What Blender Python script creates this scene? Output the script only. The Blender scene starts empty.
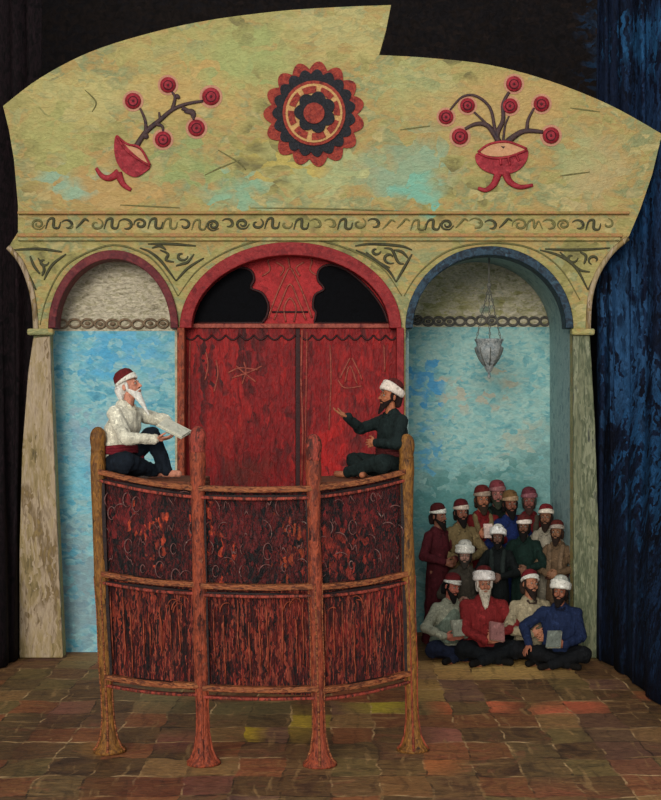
import bpy, math, random
from mathutils import Vector as V, Matrix, noise
random.seed(7)
PI = math.pi
SC = bpy.context.scene
COL = SC.collection
TMP = bpy.data.scenes.new('tmp')

# ---------------------------------------------------------------- camera, sky, lights, exposure
F, CH = 1400.0, 2.8
cam = bpy.data.cameras.new('camera'); co = bpy.data.objects.new('camera', cam); COL.objects.link(co)
cam.sensor_fit = 'HORIZONTAL'; cam.sensor_width = 36; cam.lens = F * 36 / 661
co.location = (0, 0, CH); co.rotation_euler = (PI / 2, 0, 0); cam.clip_end = 200
SC.camera = co
SC.view_settings.view_transform = 'Standard'; SC.view_settings.look = 'None'
SC.view_settings.exposure = 0.0; SC.view_settings.gamma = 1; SC.view_settings.use_curve_mapping = False
w = bpy.data.worlds.new('world'); SC.world = w; w.use_nodes = True
w.node_tree.nodes['Background'].inputs[0].default_value = (0.90, 0.95, 1.0, 1)
w.node_tree.nodes['Background'].inputs[1].default_value = 0.68
sl = bpy.data.lights.new('daylight', 'SUN'); sl.energy = 2.05; sl.angle = math.radians(24); sl.color = (1.0, 0.95, 0.86)
so = bpy.data.objects.new('daylight', sl); COL.objects.link(so)
so.rotation_euler = V((0.20, 1.0, -0.22)).to_track_quat('-Z', 'Y').to_euler()

# ---------------------------------------------------------------- helpers
def W(px, py, D): return V(((px - 330.5) / F * D, D, CH - (py - 400) / F * D))
def lin(h):
    if isinstance(h, str): c = [int(h[i:i + 2], 16) / 255 for i in (0, 2, 4)]
    else: c = [x / 255 for x in h]
    return tuple((x / 12.92 if x <= .04045 else ((x + .055) / 1.055) ** 2.4) for x in c) + (1,)

def paint(name, cols, scale=3.0, stretch=(1, 1, 1), bump=.35, rough=.62, blobs=(), strokes=40, sstr=(1, 1, 1), var=.35, spec=.3, lo=.32, hi=.68, dist=.6, bd=.02, dab=8, dabamt=.5, dst=(1, 1, 1.8)):
    m = bpy.data.materials.new(name); m.use_nodes = True
    nt = m.node_tree; N = nt.nodes; L = nt.links
    b = N['Principled BSDF']; b.inputs['Roughness'].default_value = rough
    b.inputs['Specular IOR Level'].default_value = spec
    tc = N.new('ShaderNodeTexCoord')
    mp = N.new('ShaderNodeMapping'); mp.inputs['Scale'].default_value = stretch; L.new(tc.outputs['Object'], mp.inputs[0])
    n1 = N.new('ShaderNodeTexNoise'); n1.inputs['Scale'].default_value = scale; n1.inputs['Detail'].default_value = 5
    n1.inputs['Roughness'].default_value = .6; n1.inputs['Distortion'].default_value = dist
    # brush dabs: each dab samples the pigment mix from its own spot
    nw = N.new('ShaderNodeTexNoise'); nw.inputs['Scale'].default_value = dab * .8; nw.inputs['Detail'].default_value = 3; L.new(tc.outputs['Object'], nw.inputs['Vector'])
    wv = N.new('ShaderNodeVectorMath'); wv.operation = 'MULTIPLY_ADD'; wv.inputs[1].default_value = (1.6 / dab,) * 3
    L.new(nw.outputs[1], wv.inputs[0]); L.new(tc.outputs['Object'], wv.inputs[2])
    md = N.new('ShaderNodeMapping'); md.inputs['Scale'].default_value = dst; md.inputs['Rotation'].default_value = (0, .25, 0); L.new(wv.outputs[0], md.inputs[0])
    vo = N.new('ShaderNodeTexVoronoi'); vo.inputs['Scale'].default_value = dab; L.new(md.outputs[0], vo.inputs['Vector'])
    vs_ = N.new('ShaderNodeVectorMath'); vs_.operation = 'MULTIPLY_ADD'; vs_.inputs[1].default_value = (dabamt,) * 3
    L.new(vo.outputs['Color'], vs_.inputs[0]); L.new(mp.outputs[0], vs_.inputs[2]); L.new(vs_.outputs[0], n1.inputs['Vector'])
    r = N.new('ShaderNodeValToRGB'); L.new(n1.outputs[0], r.inputs[0])
    k = len(cols)
    while len(r.color_ramp.elements) < k: r.color_ramp.elements.new(.5)
    for i, c in enumerate(cols):
        r.color_ramp.elements[i].position = lo + (hi - lo) * i / max(1, k - 1)
        r.color_ramp.elements[i].color = lin(c)
    out = r.outputs[0]
    if blobs:
        nd = N.new('ShaderNodeTexNoise'); nd.inputs['Scale'].default_value = 3.2; nd.inputs['Detail'].default_value = 5
        L.new(tc.outputs['Object'], nd.inputs['Vector'])
        av = N.new('ShaderNodeMixRGB'); av.inputs[0].default_value = .45; L.new(nd.outputs[1], av.inputs[1]); L.new(vo.outputs['Color'], av.inputs[2])
        sb = N.new('ShaderNodeVectorMath'); sb.operation = 'SUBTRACT'; sb.inputs[1].default_value = (.5, .5, .5); L.new(av.outputs[0], sb.inputs[0])
        sc = N.new('ShaderNodeVectorMath'); sc.operation = 'MULTIPLY_ADD'; sc.inputs[1].default_value = (.8, .8, .8)
        L.new(sb.outputs[0], sc.inputs[0]); L.new(tc.outputs['Object'], sc.inputs[2])
        for (c, rad, colr, st) in blobs:
            s1 = N.new('ShaderNodeVectorMath'); s1.operation = 'SUBTRACT'; s1.inputs[1].default_value = c; L.new(sc.outputs[0], s1.inputs[0])
            s2 = N.new('ShaderNodeVectorMath'); s2.operation = 'DIVIDE'; s2.inputs[1].default_value = rad; L.new(s1.outputs[0], s2.inputs[0])
            s3 = N.new('ShaderNodeVectorMath'); s3.operation = 'LENGTH'; L.new(s2.outputs[0], s3.inputs[0])
            mr = N.new('ShaderNodeMapRange'); mr.inputs[1].default_value = 1.15; mr.inputs[2].default_value = .45
            mr.inputs[3].default_value = 0; mr.inputs[4].default_value = st; L.new(s3.outputs['Value'], mr.inputs[0])
            mx = N.new('ShaderNodeMixRGB'); L.new(mr.outputs[0], mx.inputs[0]); L.new(out, mx.inputs[1]); mx.inputs[2].default_value = lin(colr)
            out = mx.outputs[0]
    mp2 = N.new('ShaderNodeMapping'); mp2.inputs['Scale'].default_value = sstr; mp2.inputs['Rotation'].default_value = (.1, .35, .1)
    L.new(tc.outputs['Object'], mp2.inputs[0])
    n2 = N.new('ShaderNodeTexNoise'); n2.inputs['Scale'].default_value = strokes; n2.inputs['Detail'].default_value = 4
    n2.inputs['Distortion'].default_value = 1.5; L.new(mp2.outputs[0], n2.inputs['Vector'])
    mr = N.new('ShaderNodeMapRange'); mr.inputs[1].default_value = .3; mr.inputs[2].default_value = .7
    mr.inputs[3].default_value = 1 - var; mr.inputs[4].default_value = 1 + var; L.new(n2.outputs[0], mr.inputs[0])
    hv = N.new('ShaderNodeHueSaturation'); L.new(mr.outputs[0], hv.inputs['Value']); L.new(out, hv.inputs['Color'])
    L.new(hv.outputs[0], b.inputs['Base Color'])
    bp = N.new('ShaderNodeBump'); bp.inputs['Strength'].default_value = bump; bp.inputs['Distance'].default_value = bd
    L.new(n2.outputs[0], bp.inputs['Height']); L.new(bp.outputs[0], b.inputs['Normal'])
    m['out'] = 1
    return m

_cm = {}
def cloth(h, h2=None, **k):
    key = (h, h2)
    if key not in _cm:
        c = [int(h[i:i + 2], 16) for i in (0, 2, 4)]
        if min(c) < 150: g_ = sum(c) / 3; c = [(x * .86 + g_ * .14) * .80 for x in c]
        d = [max(0, x * .7) for x in c]; e = [min(255, x * 1.22 + 6) for x in c]
        cols = [d, c, c, lin and (h2 or e)] if not h2 else [d, c, h2]
        _cm[key] = paint('cloth_' + h, cols, scale=9, dab=22, dabamt=.12, strokes=38, sstr=(1, 1, .35), var=.22, bump=.45, rough=.85, spec=.15, **k)
    return _cm[key]

def tag(o, label=None, cat=None, group=None, kind=None):
    if label: o['label'] = label
    if cat: o['category'] = cat
    if group: o['group'] = group
    if kind: o['kind'] = kind
    return o
def empty(name, loc=(0, 0, 0), rz=0, parent=None):
    o = bpy.data.objects.new(name, None); COL.objects.link(o); o.location = loc; o.rotation_euler.z = rz
    o.empty_display_size = .1
    if parent: o.parent = parent
    return o
def cat_rom(P, n=6, closed=False):
    P = [V(p) for p in P]; out = []
    m = len(P)
    for i in range(m if closed else m - 1):
        if closed: a, b, c, d = P[i - 1], P[i], P[(i + 1) % m], P[(i + 2) % m]
        else: a, b, c, d = P[max(0, i - 1)], P[i], P[i + 1], P[min(m - 1, i + 2)]
        for k in range(n):
            t = k / n
            out.append(.5 * ((2 * b) + (c - a) * t + (2 * a - 5 * b + 4 * c - d) * t * t + (3 * b - a - 3 * c + d) * t ** 3))
    if not closed: out.append(P[-1])
    return out

class MB:
    def __init__(s): s.v = []; s.f = []; s.m = []; s.mi = 0
    def add(s, vs, fs):
        o = len(s.v); s.v += [tuple(x) for x in vs]; s.f += [[i + o for i in f] for f in fs]; s.m += [s.mi] * len(fs)
    def box(s, c, size, R=None):
        x, y, z = [q / 2 for q in size]; R = R or Matrix.Identity(3); c = V(c)
        s.add([c + R @ V((i * x, j * y, k * z)) for i in (-1, 1) for j in (-1, 1) for k in (-1, 1)],
              [(0, 1, 3, 2), (4, 6, 7, 5), (0, 4, 5, 1), (2, 3, 7, 6), (0, 2, 6, 4), (1, 5, 7, 3)])
    def bar(s, a, b, wd, hd, up=V((0, 0, 1))):
        a, b = V(a), V(b); x = (b - a).normalized(); y = up.cross(x).normalized(); z = x.cross(y)
        R = Matrix((x, y, z)).transposed(); s.box((a + b) / 2, ((b - a).length, wd, hd), R)
    def ell(s, c, r, R=None, n=12):
        c = V(c); r = V((r, r, r)) if isinstance(r, (int, float)) else V(r); R = R or Matrix.Identity(3)
        vs = [c + R @ V((0, 0, r.z))]; h = n // 2
        for i in range(1, h):
            t = PI * i / h
            for j in range(n):
                p = 2 * PI * j / n
                vs.append(c + R @ V((r.x * math.sin(t) * math.cos(p), r.y * math.sin(t) * math.sin(p), r.z * math.cos(t))))
        vs.append(c - R @ V((0, 0, r.z))); fs = []
        for j in range(n):
            fs.append((0, 1 + j, 1 + (j + 1) % n))
            for i in range(h - 2):
                a = 1 + i * n; fs.append((a + j, a + n + j, a + n + (j + 1) % n, a + (j + 1) % n))
            a = 1 + (h - 2) * n; fs.append((len(vs) - 1, a + (j + 1) % n, a + j))
        s.add(vs, fs)
    def rings(s, rs, cap=True, closed=False):
        n = len(rs[0]); vs = [p for r in rs for p in r]; fs = []
        for i in range(len(rs) - 1):
            for j in range(n): fs.append((i * n + j, i * n + (j + 1) % n, (i + 1) * n + (j + 1) % n, (i + 1) * n + j))
        if closed:
            i = len(rs) - 1
            for j in range(n): fs.append((i * n + j, i * n + (j + 1) % n, (j + 1) % n, j))
        elif cap:
            fs.append(list(range(n))[::-1]); fs.append([(len(rs) - 1) * n + j for j in range(n)])
        s.add(vs, fs)
    def tube(s, P, r, n=8, flat=None, closed=False, cap=True):
        P = [V(p) for p in P]; m = len(P); R = r if isinstance(r, (list, tuple)) else [r] * m
        rs = []; ref = None
        for i in range(m):
            if closed: t = (P[(i + 1) % m] - P[i - 1])
            else: t = P[min(m - 1, i + 1)] - P[max(0, i - 1)]
            t = t.normalized() if t.length > 1e-9 else V((0, 0, 1))
            if ref is None: ref = t.orthogonal().normalized()
            ref = (ref - t * ref.dot(t)); ref = ref.normalized() if ref.length > 1e-6 else t.orthogonal().normalized()
            bb = t.cross(ref)
            ring = []
            for j in range(n):
                o = (ref * math.cos(2 * PI * j / n) + bb * math.sin(2 * PI * j / n)) * R[i]
                if flat: o.y *= flat
                ring.append(P[i] + o)
            rs.append(ring)
        s.rings(rs, cap, closed)
    def cap(s, a, b, ra, rb, n=10):
        a, b = V(a), V(b); d = b - a
        if d.length < 1e-6: return s.ell(a, ra)
        d.normalize(); P = []; R = []
        for t in (-.98, -.7, -.35): P.append(a + d * ra * t); R.append(ra * math.sqrt(1 - t * t))
        P.append(a); R.append(ra); P.append(b); R.append(rb)
        for t in (.35, .7, .98): P.append(b + d * rb * t); R.append(rb * math.sqrt(1 - t * t))
        s.tube(P, R, n)
    def lathe(s, prof, c=(0, 0, 0), n=20, R=None, sy=1.0, cap=True):
        c = V(c); R = R or Matrix.Identity(3)
        s.rings([[c + R @ V((r * math.cos(2 * PI * j / n), r * sy * math.sin(2 * PI * j / n), z)) for j in range(n)] for r, z in prof], cap)
    def prism(s, P, off):
        P = [V(p) for p in P]; off = V(off); n = len(P)
        s.add(P + [p + off for p in P], [list(range(n)), [n + i for i in range(n)][::-1]] + [(i, i + n, (i + 1) % n + n, (i + 1) % n) for i in range(n)])
    def build(s, name, mats, parent=None, smooth=True, remesh=None, sm=2, bevel=None, disp=0):
        me = bpy.data.meshes.new(name); me.from_pydata(s.v, [], s.f)
        mats = mats if isinstance(mats, (list, tuple)) else [mats]
        for m in mats: me.materials.append(m)
        if len(mats) > 1: me.polygons.foreach_set('material_index', s.m)
        o = bpy.data.objects.new(name, me)
        import bmesh
        bm = bmesh.new(); bm.from_mesh(me); bmesh.ops.recalc_face_normals(bm, faces=bm.faces); bm.to_mesh(me); bm.free()
        if remesh or bevel:
            if remesh:
                md = o.modifiers.new('r', 'REMESH'); md.mode = 'VOXEL'; md.voxel_size = remesh; md.adaptivity = 0
                if sm: q = o.modifiers.new('s', 'SMOOTH'); q.iterations = sm; q.factor = .5
            if bevel: q = o.modifiers.new('b', 'BEVEL'); q.width = bevel; q.segments = 2; q.limit_method = 'ANGLE'
            TMP.collection.objects.link(o); TMP.view_layers[0].update(); dg = TMP.view_layers[0].depsgraph
            nm = bpy.data.meshes.new_from_object(o.evaluated_get(dg)); o.modifiers.clear(); TMP.collection.objects.unlink(o); o.data = nm
            bpy.data.meshes.remove(me); me = nm; me.name = name
            if not me.materials: 
                for m in mats: me.materials.append(m)
            if disp:
                nr = [v.normal.copy() for v in me.vertices]
                for v, nv in zip(me.vertices, nr):
                    d = noise.noise(v.co * 14) * disp + noise.noise(V((v.co.x * 30, v.co.y * 30, v.co.z * 7))) * disp * .7
                    v.co += nv * d
        if smooth: me.polygons.foreach_set('use_smooth', [True] * len(me.polygons))
        me.update(); COL.objects.link(o)
        if parent: o.parent = parent
        return o
def struct(o): o['kind'] = 'structure'; return o

# ---------------------------------------------------------------- materials
DF = 15.2      # facade front
def DB(px, py, rx, ry, col, st):
    p = W(px, py, DF + .12); return ((p.x, 0, p.z), (rx / F * DF, 3.0, ry / F * DF), col, st)
def PB(px, py, rx, ry, col, st):
    p = W(px, py, 10.8); l = V((W(258, 0, 10.8).x, 10.9, 0)); return ((p.x - l.x, 0, p.z), (rx / F * 10.8, 3.0, ry / F * 10.8), col, st)
def BL(px, py, rx, ry, col, st=.8, D=DF): return (tuple(W(px, py, D)), (rx / F * D, 3.0, ry / F * D), col, st)
M = {}
M['plaster'] = paint('ochre_green_plaster', ['746c42', '8e864e', 'a2975c', 'a88c54', '868a5e', 'b2a26c', '989056'], 1.3, (1, 1, 1.5), bump=.5, strokes=13, sstr=(1, 1, 2.0), var=.14, bd=.04, dab=4.5, dabamt=.55,
    blobs=[BL(75, 95, 70, 30, 'b7aa6a', .6), BL(185, 95, 75, 40, 'bd9c5c', .75), BL(105, 190, 90, 28, 'b9935a', .7), BL(250, 60, 60, 35, '9aa263', .8),
           BL(60, 150, 40, 40, 'a9a866', .6), BL(235, 192, 35, 16, '7fa888', .8), BL(68, 183, 26, 12, '7fae98', .7), BL(330, 175, 50, 25, 'a9b27c', .6), BL(415, 170, 45, 40, '86a184', .8),
           BL(410, 90, 45, 30, '9fa36a', .6), BL(500, 110, 90, 45, 'b4935a', .8), BL(420, 195, 30, 12, '6fae98', .8), BL(590, 175, 40, 40, 'b39e6e', .7), BL(570, 160, 30, 25, '98a06a', .5),
           BL(160, 45, 60, 22, 'b0a564', .5), BL(190, 165, 40, 25, '8f9c5e', .7), BL(330, 32, 70, 22, 'b8aa6c', .6), BL(285, 150, 40, 14, 'c2ab55', .6),
           BL(45, 560, 45, 120, 'a08a56', .8), BL(40, 400, 40, 60, 'b39e80', .7), BL(480, 235, 220, 8, 'b8985c', .5)])
M['pier'] = paint('worn_pier_plaster', ['4c422a', '7c6a42', '94805a', 'a8947a', '6c583a', '8c7444'], 2.0, (2.5, 1, .5), bump=.45, strokes=18, sstr=(2, 1, .4), var=.16, dist=.3, dab=8, dabamt=.2, dst=(2.5, 1, .4))
M['pierR'] = paint('olive_grey_pier', ['30342c', '54583f', '74765a', '485038', '84866a', '3c4038'], 2.0, (3, 1, .5), bump=.45, strokes=18, sstr=(2, 1, .4), var=.2, dist=.3, dab=8, dabamt=.25, dst=(2.5, 1, .4))
M['moulding'] = paint('reddish_moulding', ['7d6a3a', '9c8248', 'a8764a', '8c7a45'], 4, (1, 1, 3), bump=.4, var=.2)
M['line'] = paint('dark_olive_line', ['2c2a1a', '45432a', '3a3a22'], 9, bump=.3, var=.3)
M['line2'] = paint('olive_line', ['5c5730', '6f6a3c', '504c2c'], 9, bump=.3, var=.3)
M['redtrim'] = paint('maroon_trim', ['4a161c', '642226', '783230'], 6, bump=.5, var=.25)
M['redarch'] = paint('scarlet_trim', ['681014', '821a1c', '922828', '741418'], 5, bump=.5, var=.2)
M['bluetrim'] = paint('slate_blue_trim', ['0c111a', '182430', '2c4454', '121a24', '3c5868'], 5, (1, 1, 1), bump=.5, var=.3)
M['lunL'] = paint('cream_lunette', ['8c8468', 'b8ad94', 'cfc4aa', 'a59c7c', 'ddd0b6'], 5, (1, 1, 2.2), bump=.9, strokes=14, sstr=(1, 1, 2.5), var=.2, bd=.04)
M['lunR'] = paint('olive_lunette', ['989468', 'c4bc98', 'dcd2ba', 'bcb488', 'e8dcc4'], 5, (1, 1, 2), bump=.9, strokes=14, sstr=(1, 1, 2.2), var=.2, bd=.04,
    blobs=[BL(455, 292, 38, 20, 'a09a50', .85), BL(532, 292, 22, 12, '949044', .8), BL(515, 290, 14, 8, '6f9a9c', .7), BL(489, 318, 70, 8, 'c4bcb0', .8)])
DL, DR = 15.55, 16.88
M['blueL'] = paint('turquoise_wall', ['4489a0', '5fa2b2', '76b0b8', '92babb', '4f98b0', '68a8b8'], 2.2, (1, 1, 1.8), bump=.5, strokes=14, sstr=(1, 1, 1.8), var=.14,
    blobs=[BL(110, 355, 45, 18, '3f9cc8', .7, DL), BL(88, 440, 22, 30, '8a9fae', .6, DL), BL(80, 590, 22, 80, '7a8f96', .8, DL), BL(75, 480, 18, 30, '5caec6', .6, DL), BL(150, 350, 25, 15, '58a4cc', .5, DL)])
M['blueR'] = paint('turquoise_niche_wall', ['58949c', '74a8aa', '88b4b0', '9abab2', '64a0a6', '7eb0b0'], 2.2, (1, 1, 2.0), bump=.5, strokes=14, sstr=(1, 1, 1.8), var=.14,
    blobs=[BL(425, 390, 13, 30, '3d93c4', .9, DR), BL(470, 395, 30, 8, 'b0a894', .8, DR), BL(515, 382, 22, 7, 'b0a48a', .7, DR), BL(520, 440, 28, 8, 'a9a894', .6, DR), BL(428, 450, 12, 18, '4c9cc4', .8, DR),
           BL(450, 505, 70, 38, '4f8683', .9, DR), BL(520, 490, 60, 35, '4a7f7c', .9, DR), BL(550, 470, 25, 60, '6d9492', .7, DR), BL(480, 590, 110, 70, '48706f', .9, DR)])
M['jamb'] = paint('grey_teal_jamb', ['627c80', '8aa4a4', '9cb4b0', '728a8c'], 4, (1, 1, .5), bump=.5, var=.2)
M['soffit'] = paint('beige_soffit', ['9c9274', 'b8ad90', 'c8bca0'], 5, bump=.5, var=.2)
M['door'] = paint('red_lacquered_wood', ['3c0a0a', '5c0c0c', '801012', '6c0c0e', '941816', '781112', '4c0a0a'], 1.3, (2.4, 1, .6), bump=.8, rough=.6, strokes=12, sstr=(2.2, 1, .8), var=.28, spec=.25, dist=.4, dab=5, dabamt=.45, dst=(2.2, 1, .7),
    blobs=[DB(212, 372, 7, 40, '260a0a', .8), DB(240, 368, 6, 35, '2c0a0a', .7), DB(262, 352, 5, 22, '380c0a', .6), DB(330, 455, 26, 22, 'a81614', .85), DB(345, 395, 8, 60, '8c1412', .7), DB(228, 440, 14, 30, '8c1c14', .6), DB(320, 350, 12, 20, '8c1412', .6), DB(292, 430, 8, 40, '300a0a', .6), DB(250, 470, 30, 14, '5c1c12', .6), DB(195, 450, 8, 50, '841210', .6)])
M['doordark'] = paint('dark_groove', ['1c0a0a', '341010', '240c0c'], 6, var=.3)
M['doorline'] = paint('rubbed_edge_line', ['7a3428', '9a4a3a', '5c1c18'], 8, (1, 1, .4), var=.3)
M['tymp'] = paint('bright_red_tympanum', ['7c1416', '9c1c1e', 'aa2426', '8c181a'], 5, bump=.5, var=.2)
M['black'] = paint('black_pane', ['050507', '08080b', '06070a'], 5, bump=.3, var=.3, rough=.7, spec=.05)
M['backdark'] = paint('near_black_wall', ['0d0a0a', '17110f', '100e10', '1c1513'], 2, (1, 1, 1), bump=.5, strokes=10, var=.4, rough=.85, spec=.1,
    blobs=[BL(640, 30, 50, 40, '1c3854', .85, 19), BL(610, 75, 25, 20, '142c44', .7, 19)])
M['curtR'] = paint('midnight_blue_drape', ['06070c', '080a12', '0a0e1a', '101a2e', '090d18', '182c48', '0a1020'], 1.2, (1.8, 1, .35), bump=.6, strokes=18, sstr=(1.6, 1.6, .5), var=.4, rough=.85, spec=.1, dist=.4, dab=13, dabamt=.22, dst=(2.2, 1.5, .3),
    blobs=[BL(630, 330, 20, 110, '2a4c70', .85), BL(640, 480, 14, 120, '1e4468', .8), BL(612, 255, 20, 14, '23456a', .8), BL(640, 200, 18, 40, '1c4066', .7), BL(596, 360, 5, 80, '1c3c60', .6), BL(645, 35, 22, 26, '24547c', .6), BL(622, 620, 10, 60, '14283c', .5)])  # blue blobs paint the drape's highlights into its colour
M['curtL'] = paint('black_plum_drape', ['080607', '110c0e', '1a1114', '0e0b0c', '22161a'], 3, (3, 1, .5), bump=.5, strokes=16, sstr=(2, 2, .5), var=.4, rough=.85, spec=.1)
M['postG'] = paint('golden_brown_wood', ['3a2410', '6c4318', '8a5c24', '5c3816', '96662c'], 6, (1.5, 1.5, .5), bump=.7, strokes=26, sstr=(1.5, 1.5, .5), var=.35, dab=22, dabamt=.3, dst=(1.5, 1.5, .4), dist=.3)
M['postO'] = paint('orange_red_wood', ['34140c', '78341f', '984428', '5c2416', '8c4e34'], 6, (1.5, 1.5, .5), bump=.7, strokes=26, sstr=(1.5, 1.5, .5), var=.35, dab=22, dabamt=.3, dst=(1.5, 1.5, .4), dist=.3)
M['postR'] = paint('brown_red_wood', ['2a1410', '5a2418', 'a04030', '3c1a12', '8c4634'], 6, (1.5, 1.5, .5), bump=.7, strokes=26, sstr=(1.5, 1.5, .5), var=.35, dab=22, dabamt=.3, dst=(1.5, 1.5, .4), dist=.3)
M['rail'] = paint('worn_rail_wood', ['2c140c', '7a3c22', '9c5c34', '4a2014', 'a8683c'], 6, (.5, 1, 3), bump=.6, strokes=26, sstr=(.5, 1, 3), var=.35, dist=.3, dab=20, dabamt=.2, dst=(.5, 1, 3))
M['panU'] = paint('carved_red_black_panel', ['040203', '0a0404', '160606', '4c0e0d', '0c0505', '601814', '0c0406'], 4.5, (1.5, 1, .7), bump=1, strokes=30, sstr=(1.8, 1, .6), var=.6, lo=.38, hi=.62, dist=.8, dab=22, dabamt=.16, dst=(1.8, 1, .6),
    blobs=[PB(122, 520, 12, 30, '7c1c1c', .6), PB(142, 530, 3.5, 34, 'b04022', .9), PB(150, 500, 20, 10, '4c1412', .5), PB(213, 540, 5, 36, 'b03c20', .85), PB(240, 520, 14, 34, '6c1418', .5), PB(262, 530, 10, 40, '641616', .5), PB(298, 540, 6, 24, 'a0401f', .7), PB(350, 548, 22, 16, '9c3020', .7), PB(345, 500, 16, 14, '7c1c1c', .6), PB(385, 500, 14, 12, '74181a', .6), PB(330, 565, 14, 8, '9c3424', .6)])
M['panL'] = paint('streaked_red_panel', ['060303', '120505', '480f0c', '120505', '741c14', '984630', '160606'], 7, (3.0, 1, .28), bump=1, strokes=34, sstr=(2.6, 1, .22), var=.5, lo=.38, hi=.62, dist=.15, dab=24, dabamt=.16, dst=(2.6, 1, .25),
    blobs=[PB(130, 610, 14, 24, '9c3c24', .7), PB(175, 640, 9, 40, '120808', .7), PB(290, 615, 14, 30, '8c2c1c', .5), PB(225, 660, 10, 18, '9c3c24', .6), PB(345, 640, 20, 24, '9c2c1e', .5), PB(395, 600, 10, 30, 'a4241c', .6), PB(275, 655, 16, 14, '94402c', .6), PB(220, 595, 12, 16, '140808', .6)])
M['stile'] = paint('dark_frame_wood', ['0c0605', '1c0c0a', '2e120e'], 8, (1, 1, 1), var=.4)
M['carve'] = paint('silvery_carving', ['5c302c', '74504a', '4c1c1a', '8c746a'], 14, var=.3)
M['board'] = paint('plank_wood', ['3c1c10', '6c3820', '522a18'], 6, (4, 1, 1), var=.3)
M['metal'] = paint('tarnished_silver', ['4c5454', '7c8484', '9a9c98', '606868'], 16, bump=.5, var=.3, rough=.45, spec=.5)
M['chain'] = paint('dark_chain_metal', ['4a4c46', '5c5c54', '6c6a60'], 12, var=.3)
M['linkL'] = paint('brown_ring_relief', ['5c4c3a', '74604a', '8c7458'], 12, var=.3)
M['linkR'] = paint('grey_ring_relief', ['3c3c3a', '5a5650', '6c665c'], 12, var=.3)
M['rosR'] = paint('rosette_red', ['5c1814', '84281e', '9c3a28', '74201a'], 12, bump=.6, var=.25)
M['rosK'] = paint('rosette_black', ['0d0d12', '15161c', '1c1c26'], 12, bump=.6, var=.3)
M['rosY'] = paint('rosette_cream', ['b07c4c', 'c49a60', 'b88850'], 12, bump=.6, var=.2)
M['berry'] = paint('berry_red', ['741420', '94202c', 'a4303c'], 12, bump=.5, var=.25)
M['berryD'] = paint('berry_dark', ['3c0c14', '5a1620'], 12, var=.2)
M['halo'] = paint('rose_plaster', ['b07860', 'b88468'], 12, var=.2)
M['stem'] = paint('stem_dark', ['2c2028', '4a3430', '382430'], 12, var=.3)
M['bowl'] = paint('bowl_red', ['74141e', '94222c', 'a8343c'], 8, bump=.5, var=.2)
M['peach'] = paint('bowl_inside', ['b8845c', 'c4946c'], 8, var=.15)
M['white'] = cloth('cfc8b8'); M['fez'] = cloth('7c1c1e')
M['page'] = paint('book_pages', ['b8b4a0', 'ccc8b4', 'a4a490'], 12, var=.15)
M['eye'] = paint('eye_white', ['8c8478', '958c80'], 5, var=.05, bump=0, rough=.3)
M['iris'] = paint('eye_dark', ['120c0a', '1a100c'], 5, var=.05, bump=0, rough=.3)
def skin(h):
    if h in _skin: return _skin[h]
    _skin[h] = paint('skin_' + h, [[int(h[i:i+2], 16) * .95 for i in (0, 2, 4)], [min(255, int(h[i:i+2], 16) * 1.15) for i in (0, 2, 4)], [min(255, int(h[i:i+2], 16) * 1.3) for i in (0, 2, 4)]], 14, strokes=40, var=.12, bump=.25, rough=.6)
    return _skin[h]
_skin = {}

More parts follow.
